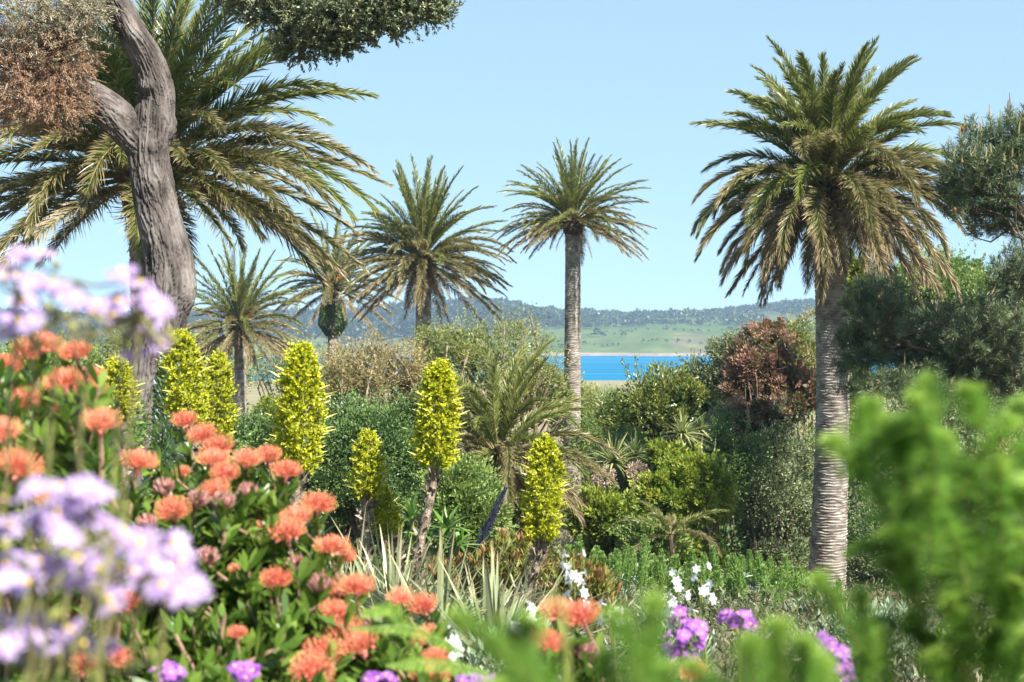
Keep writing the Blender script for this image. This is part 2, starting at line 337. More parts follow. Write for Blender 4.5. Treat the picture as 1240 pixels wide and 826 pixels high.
# far island across the sound
SH, RD = 1190.0, 1700.0
def ridge(px):
    return np.interp(px, [-600, 0, 250, 380, 450, 530, 600, 650, 700, 780, 850, 900, 950, 1000, 1100, 1300, 1900], [26, 31, 33, 35, 40, 47, 48, 40, 38, 37, 40, 44, 49, 51, 49, 43, 26])
def hz(X, Y):
    px = X / np.maximum(Y, 1) * F + HX
    sh = SH + 14 * np.sin(px * .021) + 9 * np.sin(px * .06 + 1)
    s = np.clip((Y - sh) / (RD - SH), -0.3, 1.6)
    up = np.where(s < 1, np.clip(s, 0, 1) ** .75, 1 - .25 * (s - 1) ** 2)
    n = fbm(np.stack([X * .008, Y * .008, X * 0], -1), 4) - .5
    beach = np.clip((Y - sh) / 40, -2, 1) * 4.2
    return np.where(Y < sh, np.clip((Y - sh) * .1, -8, 0), beach + up * (ridge(px) - 4.2) + n * 10 * np.clip(s * 3, 0, 1))
mb = MB(); mb.add(*grid(np.linspace(-1700, 1700, 340), np.linspace(1130, 2300, 130), hz))
m, t, N, K = nodes_of('island_fields')
tc = N('ShaderNodeTexCoord'); geo = N('ShaderNodeSeparateXYZ'); K(tc.outputs['Object'], geo.inputs[0])
vor = N('ShaderNodeTexVoronoi'); vor.inputs['Scale'].default_value = .0095; mp = N('ShaderNodeMapping'); mp.inputs['Scale'].default_value = (1, .75, 0); K(tc.outputs['Object'], mp.inputs[0])
nw = N('ShaderNodeTexNoise'); nw.inputs['Scale'].default_value = .01; K(mp.outputs[0], nw.inputs['Vector'])
vm = N('ShaderNodeVectorMath'); vm.operation = 'MULTIPLY_ADD'; K(nw.outputs['Color'], vm.inputs[0]); vm.inputs[1].default_value = (60, 60, 0); K(mp.outputs[0], vm.inputs[2]); K(vm.outputs[0], vor.inputs['Vector'])
sp = N('ShaderNodeSeparateXYZ'); K(vor.outputs['Color'], sp.inputs[0])
rf = ramp(t, [(.05, .08, .032), (.085, .12, .04), (.11, .135, .055), (.14, .13, .07), (.055, .085, .035)], sp.outputs[0])
nf = N('ShaderNodeTexNoise'); nf.inputs['Scale'].default_value = .05; nf.inputs['Detail'].default_value = 6; K(tc.outputs['Object'], nf.inputs['Vector'])
rn = ramp(t, [(.3, .36, .4), (.8, .85, .8), (1.5, 1.35, 1.15)], nf.outputs[0])
mu = N('ShaderNodeMix'); mu.data_type = 'RGBA'; mu.blend_type = 'MULTIPLY'; mu.inputs[0].default_value = 1; K(rf.outputs[0], mu.inputs[6]); K(rn.outputs[0], mu.inputs[7])
nb = N('ShaderNodeTexNoise'); nb.inputs['Scale'].default_value = .15; nb.inputs['Detail'].default_value = 5; K(tc.outputs['Object'], nb.inputs['Vector'])
rb = ramp(t, [(.08, .07, .06), (.22, .175, .15), (.33, .28, .25)], nb.outputs[0])
mr = N('ShaderNodeMapRange'); mr.inputs[1].default_value = 1.9; mr.inputs[2].default_value = 2.8; K(geo.outputs[2], mr.inputs[0])
mx = N('ShaderNodeMix'); mx.data_type = 'RGBA'; K(mr.outputs[0], mx.inputs[0]); K(rb.outputs[0], mx.inputs[6]); K(mu.outputs[2], mx.inputs[7])
b = N('ShaderNodeBsdfPrincipled'); K(mx.outputs[2], b.inputs['Base Color']); b.inputs['Roughness'].default_value = 1; b.inputs['Specular IOR Level'].default_value = 0
K(b.outputs[0], N('ShaderNodeOutputMaterial').inputs[0])
structure(mb.build('far_hill', m, smooth=True))

# wood on the far island: one mass
reseed(11)
mb = MB()
n = 42000
X = rng.uniform(-900, 900, n); Y = rng.uniform(1205, 1800, n)
px = X / Y * F + HX; s = (Y - SH) / (RD - SH)
patch = fbm(np.stack([X * .011, Y * .011, X * 0 + 3], -1), 3)
hedge = (np.abs(Y - 1222 - 8 * np.sin(X * .02)) < 6) | ((np.abs((Y - 1215) - (X * .45 + 60)) < 3) & (Y < 1500)) | ((np.abs((Y - 1400) + (X * .25 - 70)) < 3) & (X > 60)) | ((np.abs(Y - 1330 - X * .12) < 3) & (X > 60))
dens = np.where(s > np.interp(px, [0, 420, 640, 680, 760, 930, 1000, 1240], [.2, .12, .13, .5, .66, .8, .6, .4]), .95, 0.0)
dens = np.where((s > .2) & (px > 650) & (px < 820) & (s < .75), np.clip((patch - .44) * 8, 0, 1), dens)
dens = np.where((s > .15) & (px > 820) & (s < .6), np.clip((patch - .5) * 7, 0, .5), dens)
dens = np.where((s > .45) & (s < .56) & (px > 700) & (px < 930), .7, dens)
dens = np.where(hedge, .9, dens)
dens = np.where((px < 660) & ~hedge, dens * (.35 + .65 * (patch > .4)), dens)
keep = (rng.random(n) < dens * .5); X, Y, px, hedge = X[keep], Y[keep], px[keep], hedge[keep]
Z = hz(X, Y); nt_ = len(X)
H = np.where(hedge, rng.uniform(2, 4, nt_), rng.uniform(7, 14, nt_)) * np.where(rng.random(nt_) < .08, 1.35, 1)
Hs = np.interp(px, [600, 760, 900], [1, .62, .7]); H = np.where(hedge, H, H * Hs)
tt = rng.random(nt_) * .55 + np.interp(px, [560, 760], [.02, .3])
k = 26
u = rand_unit(nt_ * k); u[:, 2] = np.abs(u[:, 2]) * 1.0 - .15; rad = rng.uniform(.6, 1, (nt_ * k, 1))
Hk = np.repeat(H, k)
pos = np.repeat(np.stack([X, Y, Z + H * .42], -1), k, 0) + u * rad * np.stack([Hk * .42, Hk * .42, Hk * .55], -1)
cards(mb, pos - u * (Hk * .12)[:, None], unit(u + rand_unit(nt_ * k) * .6), Hk * .34, Hk * .26, np.clip(np.repeat(tt, k) + rng.normal(0, .1, nt_ * k), 0, 1))
o = mb.build('far_wood', MT['far_tree']); o['kind'] = 'stuff'

# haze
mb = MB()
x0, x1, y0, y1, z0, z1 = -2700, 2700, -80, 2420, -14, 78
mb.add([(x0, y0, z0), (x1, y0, z0), (x1, y1, z0), (x0, y1, z0), (x0, y0, z1), (x1, y0, z1), (x1, y1, z1), (x0, y1, z1)],
       [(3, 2, 1, 0), (4, 5, 6, 7), (0, 1, 5, 4), (1, 2, 6, 5), (2, 3, 7, 6), (3, 0, 4, 7)])
m, t, N, K = nodes_of('haze')
v = N('ShaderNodeVolumePrincipled'); v.inputs['Color'].default_value = (.5, .74, 1, 1); v.inputs['Density'].default_value = .00021
K(v.outputs[0], N('ShaderNodeOutputMaterial').inputs['Volume'])
o = mb.build('haze', m); o['kind'] = 'stuff'

# ------------------------------------------------------------------ palms
FROND_SRC = {}
FM = [MT[k] for k in ('frond_young', 'frond', 'frond_old', 'frond_dead', 'rachis', 'rachis_dead')]
def frond_mesh(name, Ln, e0, droop, n, lmax, lw, mats, seed, vl=28, sparse=0.0):
    reseed(seed); mb = MB()
    tt = np.linspace(0, 1, 26); ang = R(e0) - R(droop) * tt ** 1.35
    dx = np.cos(ang) * Ln / 25; dz = np.sin(ang) * Ln / 25
    x = np.concatenate([[0], np.cumsum(dx)[:-1]]); z = np.concatenate([[0], np.cumsum(dz)[:-1]])
    y = rng.normal(0, .1) * Ln * tt ** 2
    cur = np.stack([x, y, z], 1)
    tube(mb, cur, np.interp(tt, [0, .1, 1], [.05, .028, .006]) * Ln / 4, 5, .5, 0, 1)
    for sd in (-1, 1):
        t = np.linspace(.09, 1, n) + rng.normal(0, .25 / n, n); t = np.clip(t, .07, 1)
        if sparse: t = t[rng.random(len(t)) > sparse * np.interp(t, [0, .5, 1], [.5, 1, 1])]
        k = len(t)
        b = np.stack([np.interp(t, tt, cur[:, i]) for i in range(3)], 1); a = np.interp(t, tt, ang)
        T = np.stack([np.cos(a), 0 * a, np.sin(a)], 1); Nn = np.stack([-np.sin(a), 0 * a, np.cos(a)], 1); S = np.array([0, sd, 0.])
        fa = R(np.interp(t, [0, .3, 1], [40, 50, 70])) + rng.normal(0, .08, k); va = R(vl) + rng.normal(0, .42, k)
        d = S * (np.cos(fa) * np.cos(va))[:, None] + T * np.sin(fa)[:, None] + Nn * (np.cos(fa) * np.sin(va))[:, None]
        l = lmax * np.interp(t, [.07, .15, .24, .42, .7, .9, 1], [.12, .4, .82, 1, .9, .62, .4]) * rng.uniform(.85, 1.1, k)
        side = unit(T + Nn * rng.normal(0, .5, (k, 1)))
        blades(mb, b, d, l, lw, rng.random(k), droop=rng.uniform(.05, .3, k), seg=3, side=side, prof=[.6, 1, .8, .05])
    me = mb.mesh(name, mats); FROND_SRC[me] = mb; return me

CLS = [(78, 38), (62, 60), (46, 78), (30, 84), (14, 80), (-4, 66), (-24, 48), (-46, 28), (-64, 10)]
def frond_set(tag, n, lw, lmax, Ln=4.0, extra=0):
    out = []
    for i, (e, dr) in enumerate(CLS):
        row = []
        for j in range(4):
            mats = [MT['frond_young'], MT['rachis']] if i < 3 or (i == 4 and j == 2) else [MT['frond'], MT['rachis']] if i < 6 else [MT['frond_old'], MT['rachis']] if i < 7 or j in (1, 2) else [MT['frond_dead'], MT['rachis_dead']]
            row.append(frond_mesh('frond', Ln, e, (dr + extra) * (.75, .95, 1.1, 1.3)[j], n, lmax * (1 if i < 7 else .85), lw, mats, 100 + i * 7 + j + n, vl=36 if i < 6 else 16, sparse=0 if i < 6 else .12 if i < 7 else .3))
        out.append(row)
    return out
NEAR = frond_set('near', 220, .042, .6, extra=-6)
WIDE = frond_set('wide', 191, .036, .5, extra=-24)
LEVEL = frond_set('level', 131, .046, .46, extra=-30)
FAR = frond_set('far', 110, .05, .5)
dead_hang = [frond_mesh('frond', 2.6, -60, 24, 34, .4, .04, [MT['frond_dead'], MT['rachis_dead']], 900 + j, vl=5, sparse=.3) for j in range(3)]

def palm_trunk(path, r0, r1, pitch, root, origin, sides=30):
    pts = spline(path, 60); seg = np.concatenate([[0], np.cumsum(np.linalg.norm(np.diff(pts, axis=0), axis=1))]); H = seg[-1]
    rows = int(H / pitch); mb = MB(); K = 4
    s = (np.arange(rows * K + 1) / K) * pitch; s = np.minimum(s, H)
    c = np.stack([np.interp(s, seg, pts[:, i]) for i in range(3)], 1)
    th = np.arange(sides * 2) * np.pi / sides
    row = np.floor(np.arange(len(s)) / K)[:, None]; fr = (np.arange(len(s)) % K)[:, None] / K
    # overlapping leaf scars: each row juts out at its top edge, staggered and ragged
    jag = vnoise(np.stack([np.broadcast_to(th * sides / 6.28 * .9, (len(s), len(th))), np.broadcast_to(row * 7.7, (len(s), len(th))), np.zeros((len(s), len(th)))], -1))
    stag = vnoise(np.stack([np.broadcast_to(th * 3, (len(s), len(th))), np.broadcast_to(row * 3.1, (len(s), len(th))), np.ones((len(s), len(th))) * 9], -1))
    base = np.interp(s / H, [0, .08, .3, .9, 1], [r0 * 1.12, r0, (r0 + r1) / 2, r1, r1 * 1.05])[:, None]
    rr = base * (1 + .085 * fr * (0.3 + jag) + .07 * (stag - .5) + .05 * (vnoise(np.stack([np.cos(th)[None] * 1.3 + 0 * s[:, None], np.sin(th)[None] * 1.3 + 0 * s[:, None], s[:, None] * .9 + 0 * th[None]], -1)) - .5))
    sz = s[:, None] + (stag - .5) * pitch * .9 + np.zeros_like(rr)
    v = np.stack([c[:, 0:1] + rr * np.cos(th), c[:, 1:2] + rr * np.sin(th), c[:, 2:3] + (stag - .5) * pitch * .9], -1).reshape(-1, 3)
    ns = len(th); i = np.arange(len(s) - 1)[:, None] * ns; j = np.arange(ns)[None]; j2 = (j + 1) % ns
    mb.add(v, np.stack([i + j, i + j2, i + ns + j2, i + ns + j], -1).reshape(-1, 4), (np.clip(.15 + .7 * jag * (.4 + fr), 0, 1)).reshape(-1))
    return mb.build('trunk', MT['palm_trunk'], root, origin)

def palm(label, hub, d, base_px, r0, r1, scale, n, e_hi, e_lo, frs, seed, boss=1.0, bent=(0, 0), stalks=0, hang=0, pitch=.066, skip=None, bias=1.0, more=0):
    reseed(seed)
    H = P(hub[0], hub[1], d); B = G(base_px, d)
    root = thing('palm_tree', label, 'palm tree', B, None)
    top = H - np.array([0, 0, .75 * boss * scale])
    mid = (top + B) / 2 + np.array([M(bent[0], d), 0, 0])
    palm_trunk([B - [0, 0, .3], mid, top], r0, r1, pitch, root, B, sides=26)
    reseed(seed + 1)
    # boss of cut leaf bases under the crown
    mb = MB(); zb = np.linspace(0, 1, 14); hb = .95 * boss * scale
    prof = np.interp(zb, [0, .25, .6, .85, 1], [r1 * 1.0, r1 * 1.35, r1 * 1.45, r1 * 1.0, r1 * .35])
    tube(mb, np.stack([np.full(14, top[0]), np.full(14, top[1]), top[2] - .15 + zb * hb], 1), prof, 18, .1)
    k = int(170 * boss); u = rng.random(k); az = np.arange(k) * 2.39996
    rr = np.interp(u, zb, prof); pos = np.stack([top[0] + rr * .9 * np.cos(az), top[1] + rr * .9 * np.sin(az), top[2] - .15 + u * hb], 1)
    out = np.stack([np.cos(az), np.sin(az), np.interp(u, [0, .5, 1], [-.5, .4, 1.4])], 1)
    blades(mb, pos, out, rng.uniform(.18, .42, k) * scale, .13 * scale, rng.random(k), droop=-.1, seg=2, side=np.stack([-np.sin(az), np.cos(az), 0 * az], 1), prof=[1, .8, .35])
    mb.build('leaf_base', MT['palm_boss'], root, B)
    mm = MB()
    for i in range(n + more):
        u = (i + .5) / n if i < n else (i - n + .5) / more; az = i * 2.39996 + rng.normal(0, .15)
        e = e_hi + (e_lo - e_hi) * u ** bias + rng.normal(0, 5)
        if skip and skip(math.cos(az), math.sin(az), e): continue
        ci = int(np.argmin([abs(e - c[0]) for c in CLS])); ci = min(ci, len(CLS) - 1)
        me = frs[ci][int(rng.integers(4))]
        h = np.interp(e, [-60, 0, 80], [-.55, -.1, .25]) * boss * scale
        rad = np.interp(e, [-60, 10, 80], [1.25, 1.1, .2]) * r1
        loc = H + [math.cos(az) * rad, math.sin(az) * rad, h] - B
        rot = (rng.normal(0, .2), -R(e - CLS[ci][0]), az); fs = scale * rng.uniform(.84, 1.1) * (1 if ci < 7 else .85)
        if i < n: link('frond', me, root, loc, rot, fs)
        else:
            Mx = np.array(Matrix.LocRotScale(Vector(loc), __import__('mathutils').Euler(rot), Vector((fs * .92,) * 3))); src = FROND_SRC[me]; off = 0
            for v_, f_, t_, p_, m_ in zip(src.v, src.f, src.t, src.p, src.m):
                mm.add(v_ @ Mx[:3, :3].T + Mx[:3, 3], f_ - off, t_, p_, 0); off += len(v_)
                mm.m[-1] = np.array([FM.index(me.materials[q]) for q in m_])
    if more: mm.build('frond', FM, root)['kind'] = 'stuff'
    for i in range(hang):
        az = rng.uniform(0, 6.28); loc = H + [math.cos(az) * r1 * 1.2, math.sin(az) * r1 * 1.2, rng.uniform(-.75, -.25) * scale] - B
        link('frond', dead_hang[i % 3], root, loc, (0, rng.normal(-.15, .28), az), scale * rng.uniform(.28, .62))
    for i in range(stalks):
        mb = MB(); az = rng.uniform(-2.6, -.5); p0 = H + [math.cos(az) * r1, math.sin(az) * r1, 0]; k = 40
        d0 = np.array([math.cos(az), math.sin(az), .9]); tube(mb, [p0, p0 + d0 * .2 * scale, p0 + d0 * .5 * scale], [.03, .025, .012], 5)
        tips = p0 + d0 * np.linspace(.3, .5, k)[:, None] * scale
        blades(mb, tips, unit(d0) + rng.normal(0, .5, (k, 3)), .4 * scale, .03, rng.random(k), droop=.3, seg=2)
        mb.build('fruit_stalk', MT['fruit_stalk'], root, B)
    return root, B, H

palm('huge feather palm behind the forked grey conifer trunk, its fronds spreading wide', (180, 205), 27, 192, .42, .36, 1.04, 100, 84, -16, WIDE, 21, boss=1.1, hang=3, bias=1.0, more=24)
palm('small feather palm with two orange fruit stalks, behind the yellow spikes', (290, 392), 74, 294, .34, .27, .98, 92, 84, -46, LEVEL, 22, stalks=2, hang=10)
p3, B3, H3 = palm('slender feather palm with a dark ivy collar below its crown', (403, 345), 80, 401, .32, .25, .96, 74, 82, -32, LEVEL, 23, stalks=2, hang=4)
palm('mid-sized feather palm with a bushy brown skirt and plain grey trunk', (513, 312), 62, 511, .38, .32, .96, 100, 84, -36, LEVEL, 24, boss=1.15, hang=26, more=60)
palm('tall straight feather palm standing alone before the blue sea', (694, 266), 59, 692, .40, .31, .76, 90, 84, -22, LEVEL, 25, boss=.9, stalks=1, hang=12, more=30, bias=.95)
palm('biggest dense feather palm with thick trunk on the right, drooping fronds all round', (1004, 225), 34, 1000, .43, .355, .84, 100, 85, -54, NEAR, 26, boss=1.1, hang=12, bent=(6, 0), bias=1.1, more=44)
palm('low young palm with a stubby trunk among the shrubs', (603, 548), 31, 606, .2, .2, .62, 46, 84, -30, NEAR, 27, boss=.6)

# ivy collar on the slender palm is a plant of its own
reseed(31)
mb = MB(); k = 2600; az = rng.uniform(0, 6.28, k); u = rng.random(k); c = P(403, 384, 80)
rr = np.interp(u, [0, .3, .8, 1], [.3, .72, .62, .4]); pos = np.stack([c[0] + rr * np.cos(az), c[1] + rr * np.sin(az), c[2] - 1.0 + u * 1.9], 1)
cards(mb, pos, np.stack([np.cos(az), np.sin(az), rng.normal(-.3, .5, k)], 1) + rng.normal(0, .4, (k, 3)), .15, .12, rng.random(k))
o = mb.build('ivy', MT['dark_leaf'], None, c); o['label'] = 'dark ivy wrapped round the top of the slender palm trunk'; o['category'] = 'ivy'

# ------------------------------------------------------------------ bushes and trees
def crown(mb, c, r, nclump, nleaf, L, W, seed, low=-.5, clump=.34, up=.35, inner=.12, mat=0, tint0=0, jitter=.55):
    reseed(seed)
    c = np.asarray(c, float); r = np.asarray(r, float)
    cu = rand_unit(nclump * 3); cu = cu[cu[:, 2] > low][:nclump]; k = len(cu)
    cr = rng.uniform(.55, 1.0, k) ** .7 * (.6 + .72 * vnoise(cu * 2.1 + seed * 1.37)); cc = c + cu * cr[:, None] * r * (1 - clump * .6)
    crad = rng.uniform(.6, 1.25, k) * clump
    ctint = rng.normal(0, .12, k)
    ctint = ctint * 1.5; idx = rng.integers(0, k, nleaf); u = rand_unit(nleaf); q = rng.random(nleaf) ** .4
    pos = cc[idx] + u * (q * crad[idx])[:, None] * r
    d = u * .7 + cu[idx] * .5 + np.array([0, 0, up]) + rand_unit(nleaf) * jitter
    cards(mb, pos, d, L * rng.uniform(.5, 1.5, nleaf), W * rng.uniform(.55, 1.45, nleaf), np.clip(.45 + ctint[idx] + rng.normal(0, .2, nleaf) + tint0, 0, 1), mat=mat, fold=.12, flat=unit(u * .6 + cu[idx] * .6 + np.array([0, 0, .6]) + rand_unit(nleaf) * .7))
    # loose sprigs that break the outline
    ns = max(6, nclump // 2); su = rand_unit(ns * 3); su = su[su[:, 2] > max(low, -.2)][:ns]; ns = len(su); rm = float(r.mean())
    s0 = c + su * r * rng.uniform(.78, .95, (ns, 1)); sd = unit(su + [0, 0, .5] + rng.normal(0, .35, (ns, 3))); sl = rm * rng.uniform(.12, .38, ns); per = 22
    tt = rng.random((ns, per)); sp = s0[:, None] + sd[:, None] * (sl[:, None] * tt)[..., None] + rng.normal(0, L * .25, (ns, per, 3))
    cards(mb, sp.reshape(-1, 3), (sd[:, None] + rng.normal(0, .6, (ns, per, 3))).reshape(-1, 3), L * rng.uniform(.6, 1.3, ns * per), W * rng.uniform(.6, 1.2, ns * per), np.clip(.55 + rng.normal(0, .22, ns * per), 0, 1), mat=mat)
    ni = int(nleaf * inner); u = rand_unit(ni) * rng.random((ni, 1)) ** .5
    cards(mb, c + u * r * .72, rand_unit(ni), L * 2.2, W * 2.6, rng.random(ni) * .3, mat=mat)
    return cc
def limbs(mb, base, cc, r0, k=9, mat=0):
    base = np.asarray(base, float)
    for i in rng.permutation(len(cc))[:k]:
        p = wobble(base + rng.normal(0, r0 * .6, 3) * [1, 1, 0], cc[i], 5, .06)
        tube(mb, p, np.linspace(r0, r0 * .25, len(p)), 6, rng.random(), 0, mat)

SPEC = dict(
    dark=('dark_leaf', .055, .032, 1.0), mid=('mid_leaf', .06, .032, 1.0), olive=('olive_leaf', .085, .034, .9), dry=('dry_leaf', .1, .03, .7),
    gloss=('gloss_leaf', .11, .05, 1.0), grey=('grey_leaf', .1, .04, 1.0), greydark=('greydark_leaf', .08, .03, .9), red=('red_leaf', .1, .045, .9), lime=('lime_leaf', .09, .045, 1.0))
def bush(name, label, cat, px, py, d, rx, ry, kind, seed, n=14000, nclump=70, depth=.8, lobes=(), clump=.3, low=-.6, wood='wood', scale=1.0, limbk=9, inner=.12, group=None):
    mat, L, W, den = SPEC[kind]; L *= scale; W *= scale
    B = G(px, d); root = thing(name, label, cat, B, group); rx *= 1.1; ry *= 1.1; lobes = [(a, b, q * 1.1, e * 1.1) for a, b, q, e in lobes]
    mb = MB(); mw = MB(); c = P(px, py, d); r = np.array([M(rx, d), M(rx, d) * depth, M(ry, d)])
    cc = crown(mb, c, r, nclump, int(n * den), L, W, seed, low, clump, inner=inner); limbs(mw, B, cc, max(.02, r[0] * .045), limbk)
    for i, (lx, ly, lrx, lry) in enumerate(lobes):
        c2 = P(lx, ly, d * (1 + .01 * (i % 3 - 1))); r2 = np.array([M(lrx, d), M(lrx, d) * depth, M(lry, d)])
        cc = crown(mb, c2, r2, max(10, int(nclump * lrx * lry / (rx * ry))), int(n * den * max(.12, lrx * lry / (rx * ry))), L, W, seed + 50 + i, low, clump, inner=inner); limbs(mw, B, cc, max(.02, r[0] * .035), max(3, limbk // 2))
    bot = c[2] - r[2] * .55
    if bot > B[2] + .25:          # lower boughs down to the ground
        hz_ = (bot - B[2]) / 2
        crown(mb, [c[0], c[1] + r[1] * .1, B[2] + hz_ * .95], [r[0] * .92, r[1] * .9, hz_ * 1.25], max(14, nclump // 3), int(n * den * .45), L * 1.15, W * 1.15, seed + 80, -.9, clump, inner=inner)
    mb.build('foliage', MT[mat], root, B); mw.build('branch', MT[wood], root, B)
    return root

bush('shrub', 'large dense dark green dome shrub behind the two middle yellow spikes', 'shrub', 445, 565, 26, 88, 92, 'dark', 201, 34000, 130, lobes=[(400, 590, 50, 70), (490, 560, 50, 75)], clump=.22)
bush('shrub', 'rounded mid green shrub just right of the tallest yellow spike', 'shrub', 558, 628, 21, 55, 68, 'mid', 202, 24000, 100, clump=.22)
bush('shrub', 'small grey green mound shrub below the small palm with orange stalks', 'shrub', 303, 550, 27, 46, 46, 'dark', 203, 12000, 60, clump=.25)
bush('shrub', 'dry tan and olive scrub around the slender palm trunk', 'shrub', 452, 452, 52, 66, 46, 'dry', 204, 15000, 90, lobes=[(420, 470, 40, 40), (500, 470, 40, 40)], wood='twig_pale', limbk=26, clump=.22)
bush('windswept_tree', 'wide windswept olive tree top between two palm trunks', 'tree', 585, 448, 56, 96, 66, 'olive', 205, 19000, 100, lobes=[(540, 425, 50, 34), (640, 470, 45, 45), (670, 480, 30, 40)], wood='twig_pale', limbk=26, clump=.2, scale=1.15)
bush('tree', 'round glossy olive green tree directly below the strip of sea', 'tree', 792, 525, 43, 62, 78, 'gloss', 206, 17000, 90, lobes=[(830, 500, 40, 45)], clump=.24)
bush('tree', 'grey green tree between the glossy round tree and the reddish shrub', 'tree', 856, 490, 47, 48, 62, 'grey', 207, 13000, 80, lobes=[(888, 442, 34, 38)], clump=.25)
bush('shrub', 'tall reddish bronze shrub left of the thick palm trunk', 'shrub', 926, 446, 42, 44, 50, 'red', 208, 13000, 80, lobes=[(962, 480, 34, 44), (905, 475, 34, 34), (940, 410, 24, 22)], clump=.2, limbk=18, inner=.05)
bush('shrub', 'low pinkish red shrub under the tall reddish one', 'shrub', 900, 520, 38, 38, 30, 'red', 209, 9000, 60, lobes=[(885, 545, 24, 26), (930, 505, 28, 20)], clump=.25)
bush('tree', 'olive tree close against the thick palm trunk beside the reddish shrub', 'tree', 972, 450, 44, 34, 70, 'olive', 210, 11000, 70)
bush('shrub', 'large grey dark green shrub at the left foot of the thick palm', 'shrub', 928, 588, 37.5, 76, 92, 'greydark', 211, 26000, 120, limbk=14, clump=.22)
bush('shrub', 'bright lime green shrub in front of the glossy round tree', 'shrub', 838, 598, 29, 50, 50, 'lime', 212, 12000, 70, lobes=[(800, 605, 35, 30)], clump=.25)
bush('shrub', 'little lime green shrub near the small palm trunk', 'shrub', 326, 510, 48, 24, 26, 'lime', 213, 5000, 40)
bush('tree', 'dim olive tree behind the small palm trunk', 'tree', 345, 448, 95, 50, 42, 'olive', 214, 8000, 60, scale=1.5)
bush('tree', 'leafy green tree behind the thick palm, branches open to the sky', 'tree', 1118, 362, 52, 76, 62, 'mid', 215, 13000, 70, lobes=[(1060, 380, 40, 55), (1160, 340, 40, 40)], clump=.24, scale=1.6, limbk=16)
bush('tree', 'loose green tree behind the pine at the right edge', 'tree', 1215, 375, 50, 55, 55, 'mid', 216, 9000, 60, scale=1.6, clump=.25)
bush('shrub', 'bright green climbing shrub on the right side of the thick palm trunk', 'shrub', 1037, 350, 40, 20, 45, 'lime', 217, 4000, 40)
bush('shrub', 'dark tangled shrub behind the blurred green shoots', 'shrub', 1130, 545, 39, 110, 90, 'greydark', 218, 24000, 110, limbk=20, clump=.22)
bush('shrub', 'dark low shrub right of the foot of the thick palm', 'shrub', 1098, 660, 37, 80, 70, 'dark', 219, 16000, 80)
bush('shrub', 'dry brown shrub at the right edge behind the blurred shoots', 'shrub', 1222, 610, 27, 45, 75, 'dry', 220, 12000, 70, wood='twig_pale', limbk=24)
bush('tree', 'dark green bushy tree just right of the lone tall palm trunk', 'tree', 735, 520, 52, 32, 52, 'mid', 221, 9000, 60, lobes=[(712, 540, 25, 45)])
STRAW = ('pale straw coloured grass clump at the foot of the lone tall palm', 738, 622, 33)
bush('shrub', 'dark shrub under the young palm', 'shrub', 640, 605, 34, 60, 50, 'olive', 223, 12000, 70)
bush('shrub', 'tall dark shrub behind the two yellow spikes at the left', 'shrub', 215, 560, 24, 80, 60, 'mid', 224, 14000, 80)
bush('shrub', 'shadowy green shrub behind the coral flowers at the far left', 'shrub', 50, 520, 15, 120, 95, 'mid', 225, 18000, 90)
for i, (px, py, d, rx, ry, kind, lab) in enumerate([
        (480, 520, 75, 80, 40, 'olive', 'olive coastal shrub showing between the slender palm and the dark dome shrub'),
        (250, 452, 90, 62, 46, 'olive', 'olive tree behind the narrow yellow tower and the small palm'),
        (405, 470, 98, 52, 44, 'mid', 'green tree behind the slender palm trunk'),
        (150, 440, 92, 62, 44, 'olive', 'olive tree behind the scaly palm trunk at the left'),
        (40, 450, 92, 70, 44, 'mid', 'green tree far behind the lilac daisies at the left edge'),
        (722, 505, 120, 40, 34, 'olive', 'olive coastal shrub at the edge of the sea field right of the lone palm'),
        (738, 630, 31, 46, 34, 'lime', 'low light green shrub under the strappy clump by the lone palm'),
        (790, 655, 28, 46, 24, 'mid', 'low green shrub behind the spiky bed under the yellow leaved shrub'),
        (690, 500, 85, 40, 40, 'olive', 'olive coastal shrub behind the lone tall palm trunk'),
        (1000, 470, 70, 60, 50, 'mid', 'green coastal shrub behind the thick palm trunk'),
        (245, 495, 85, 50, 40, 'olive', 'olive coastal shrub behind the yellow spikes'),
        (870, 560, 36, 50, 60, 'dark', 'dark shrub in the gap below the low pinkish shrub'),
        (760, 570, 40, 45, 50, 'dark', 'dark shrub in the shade behind the strappy clump'),
        (1180, 480, 40, 110, 60, 'greydark', 'dark thicket under the pine boughs')]):
    bush('shrub', lab, 'shrub', px, py, d, rx, ry, kind, 260 + i, 9000, 60, scale=1.3 if d < 60 else 2.1)

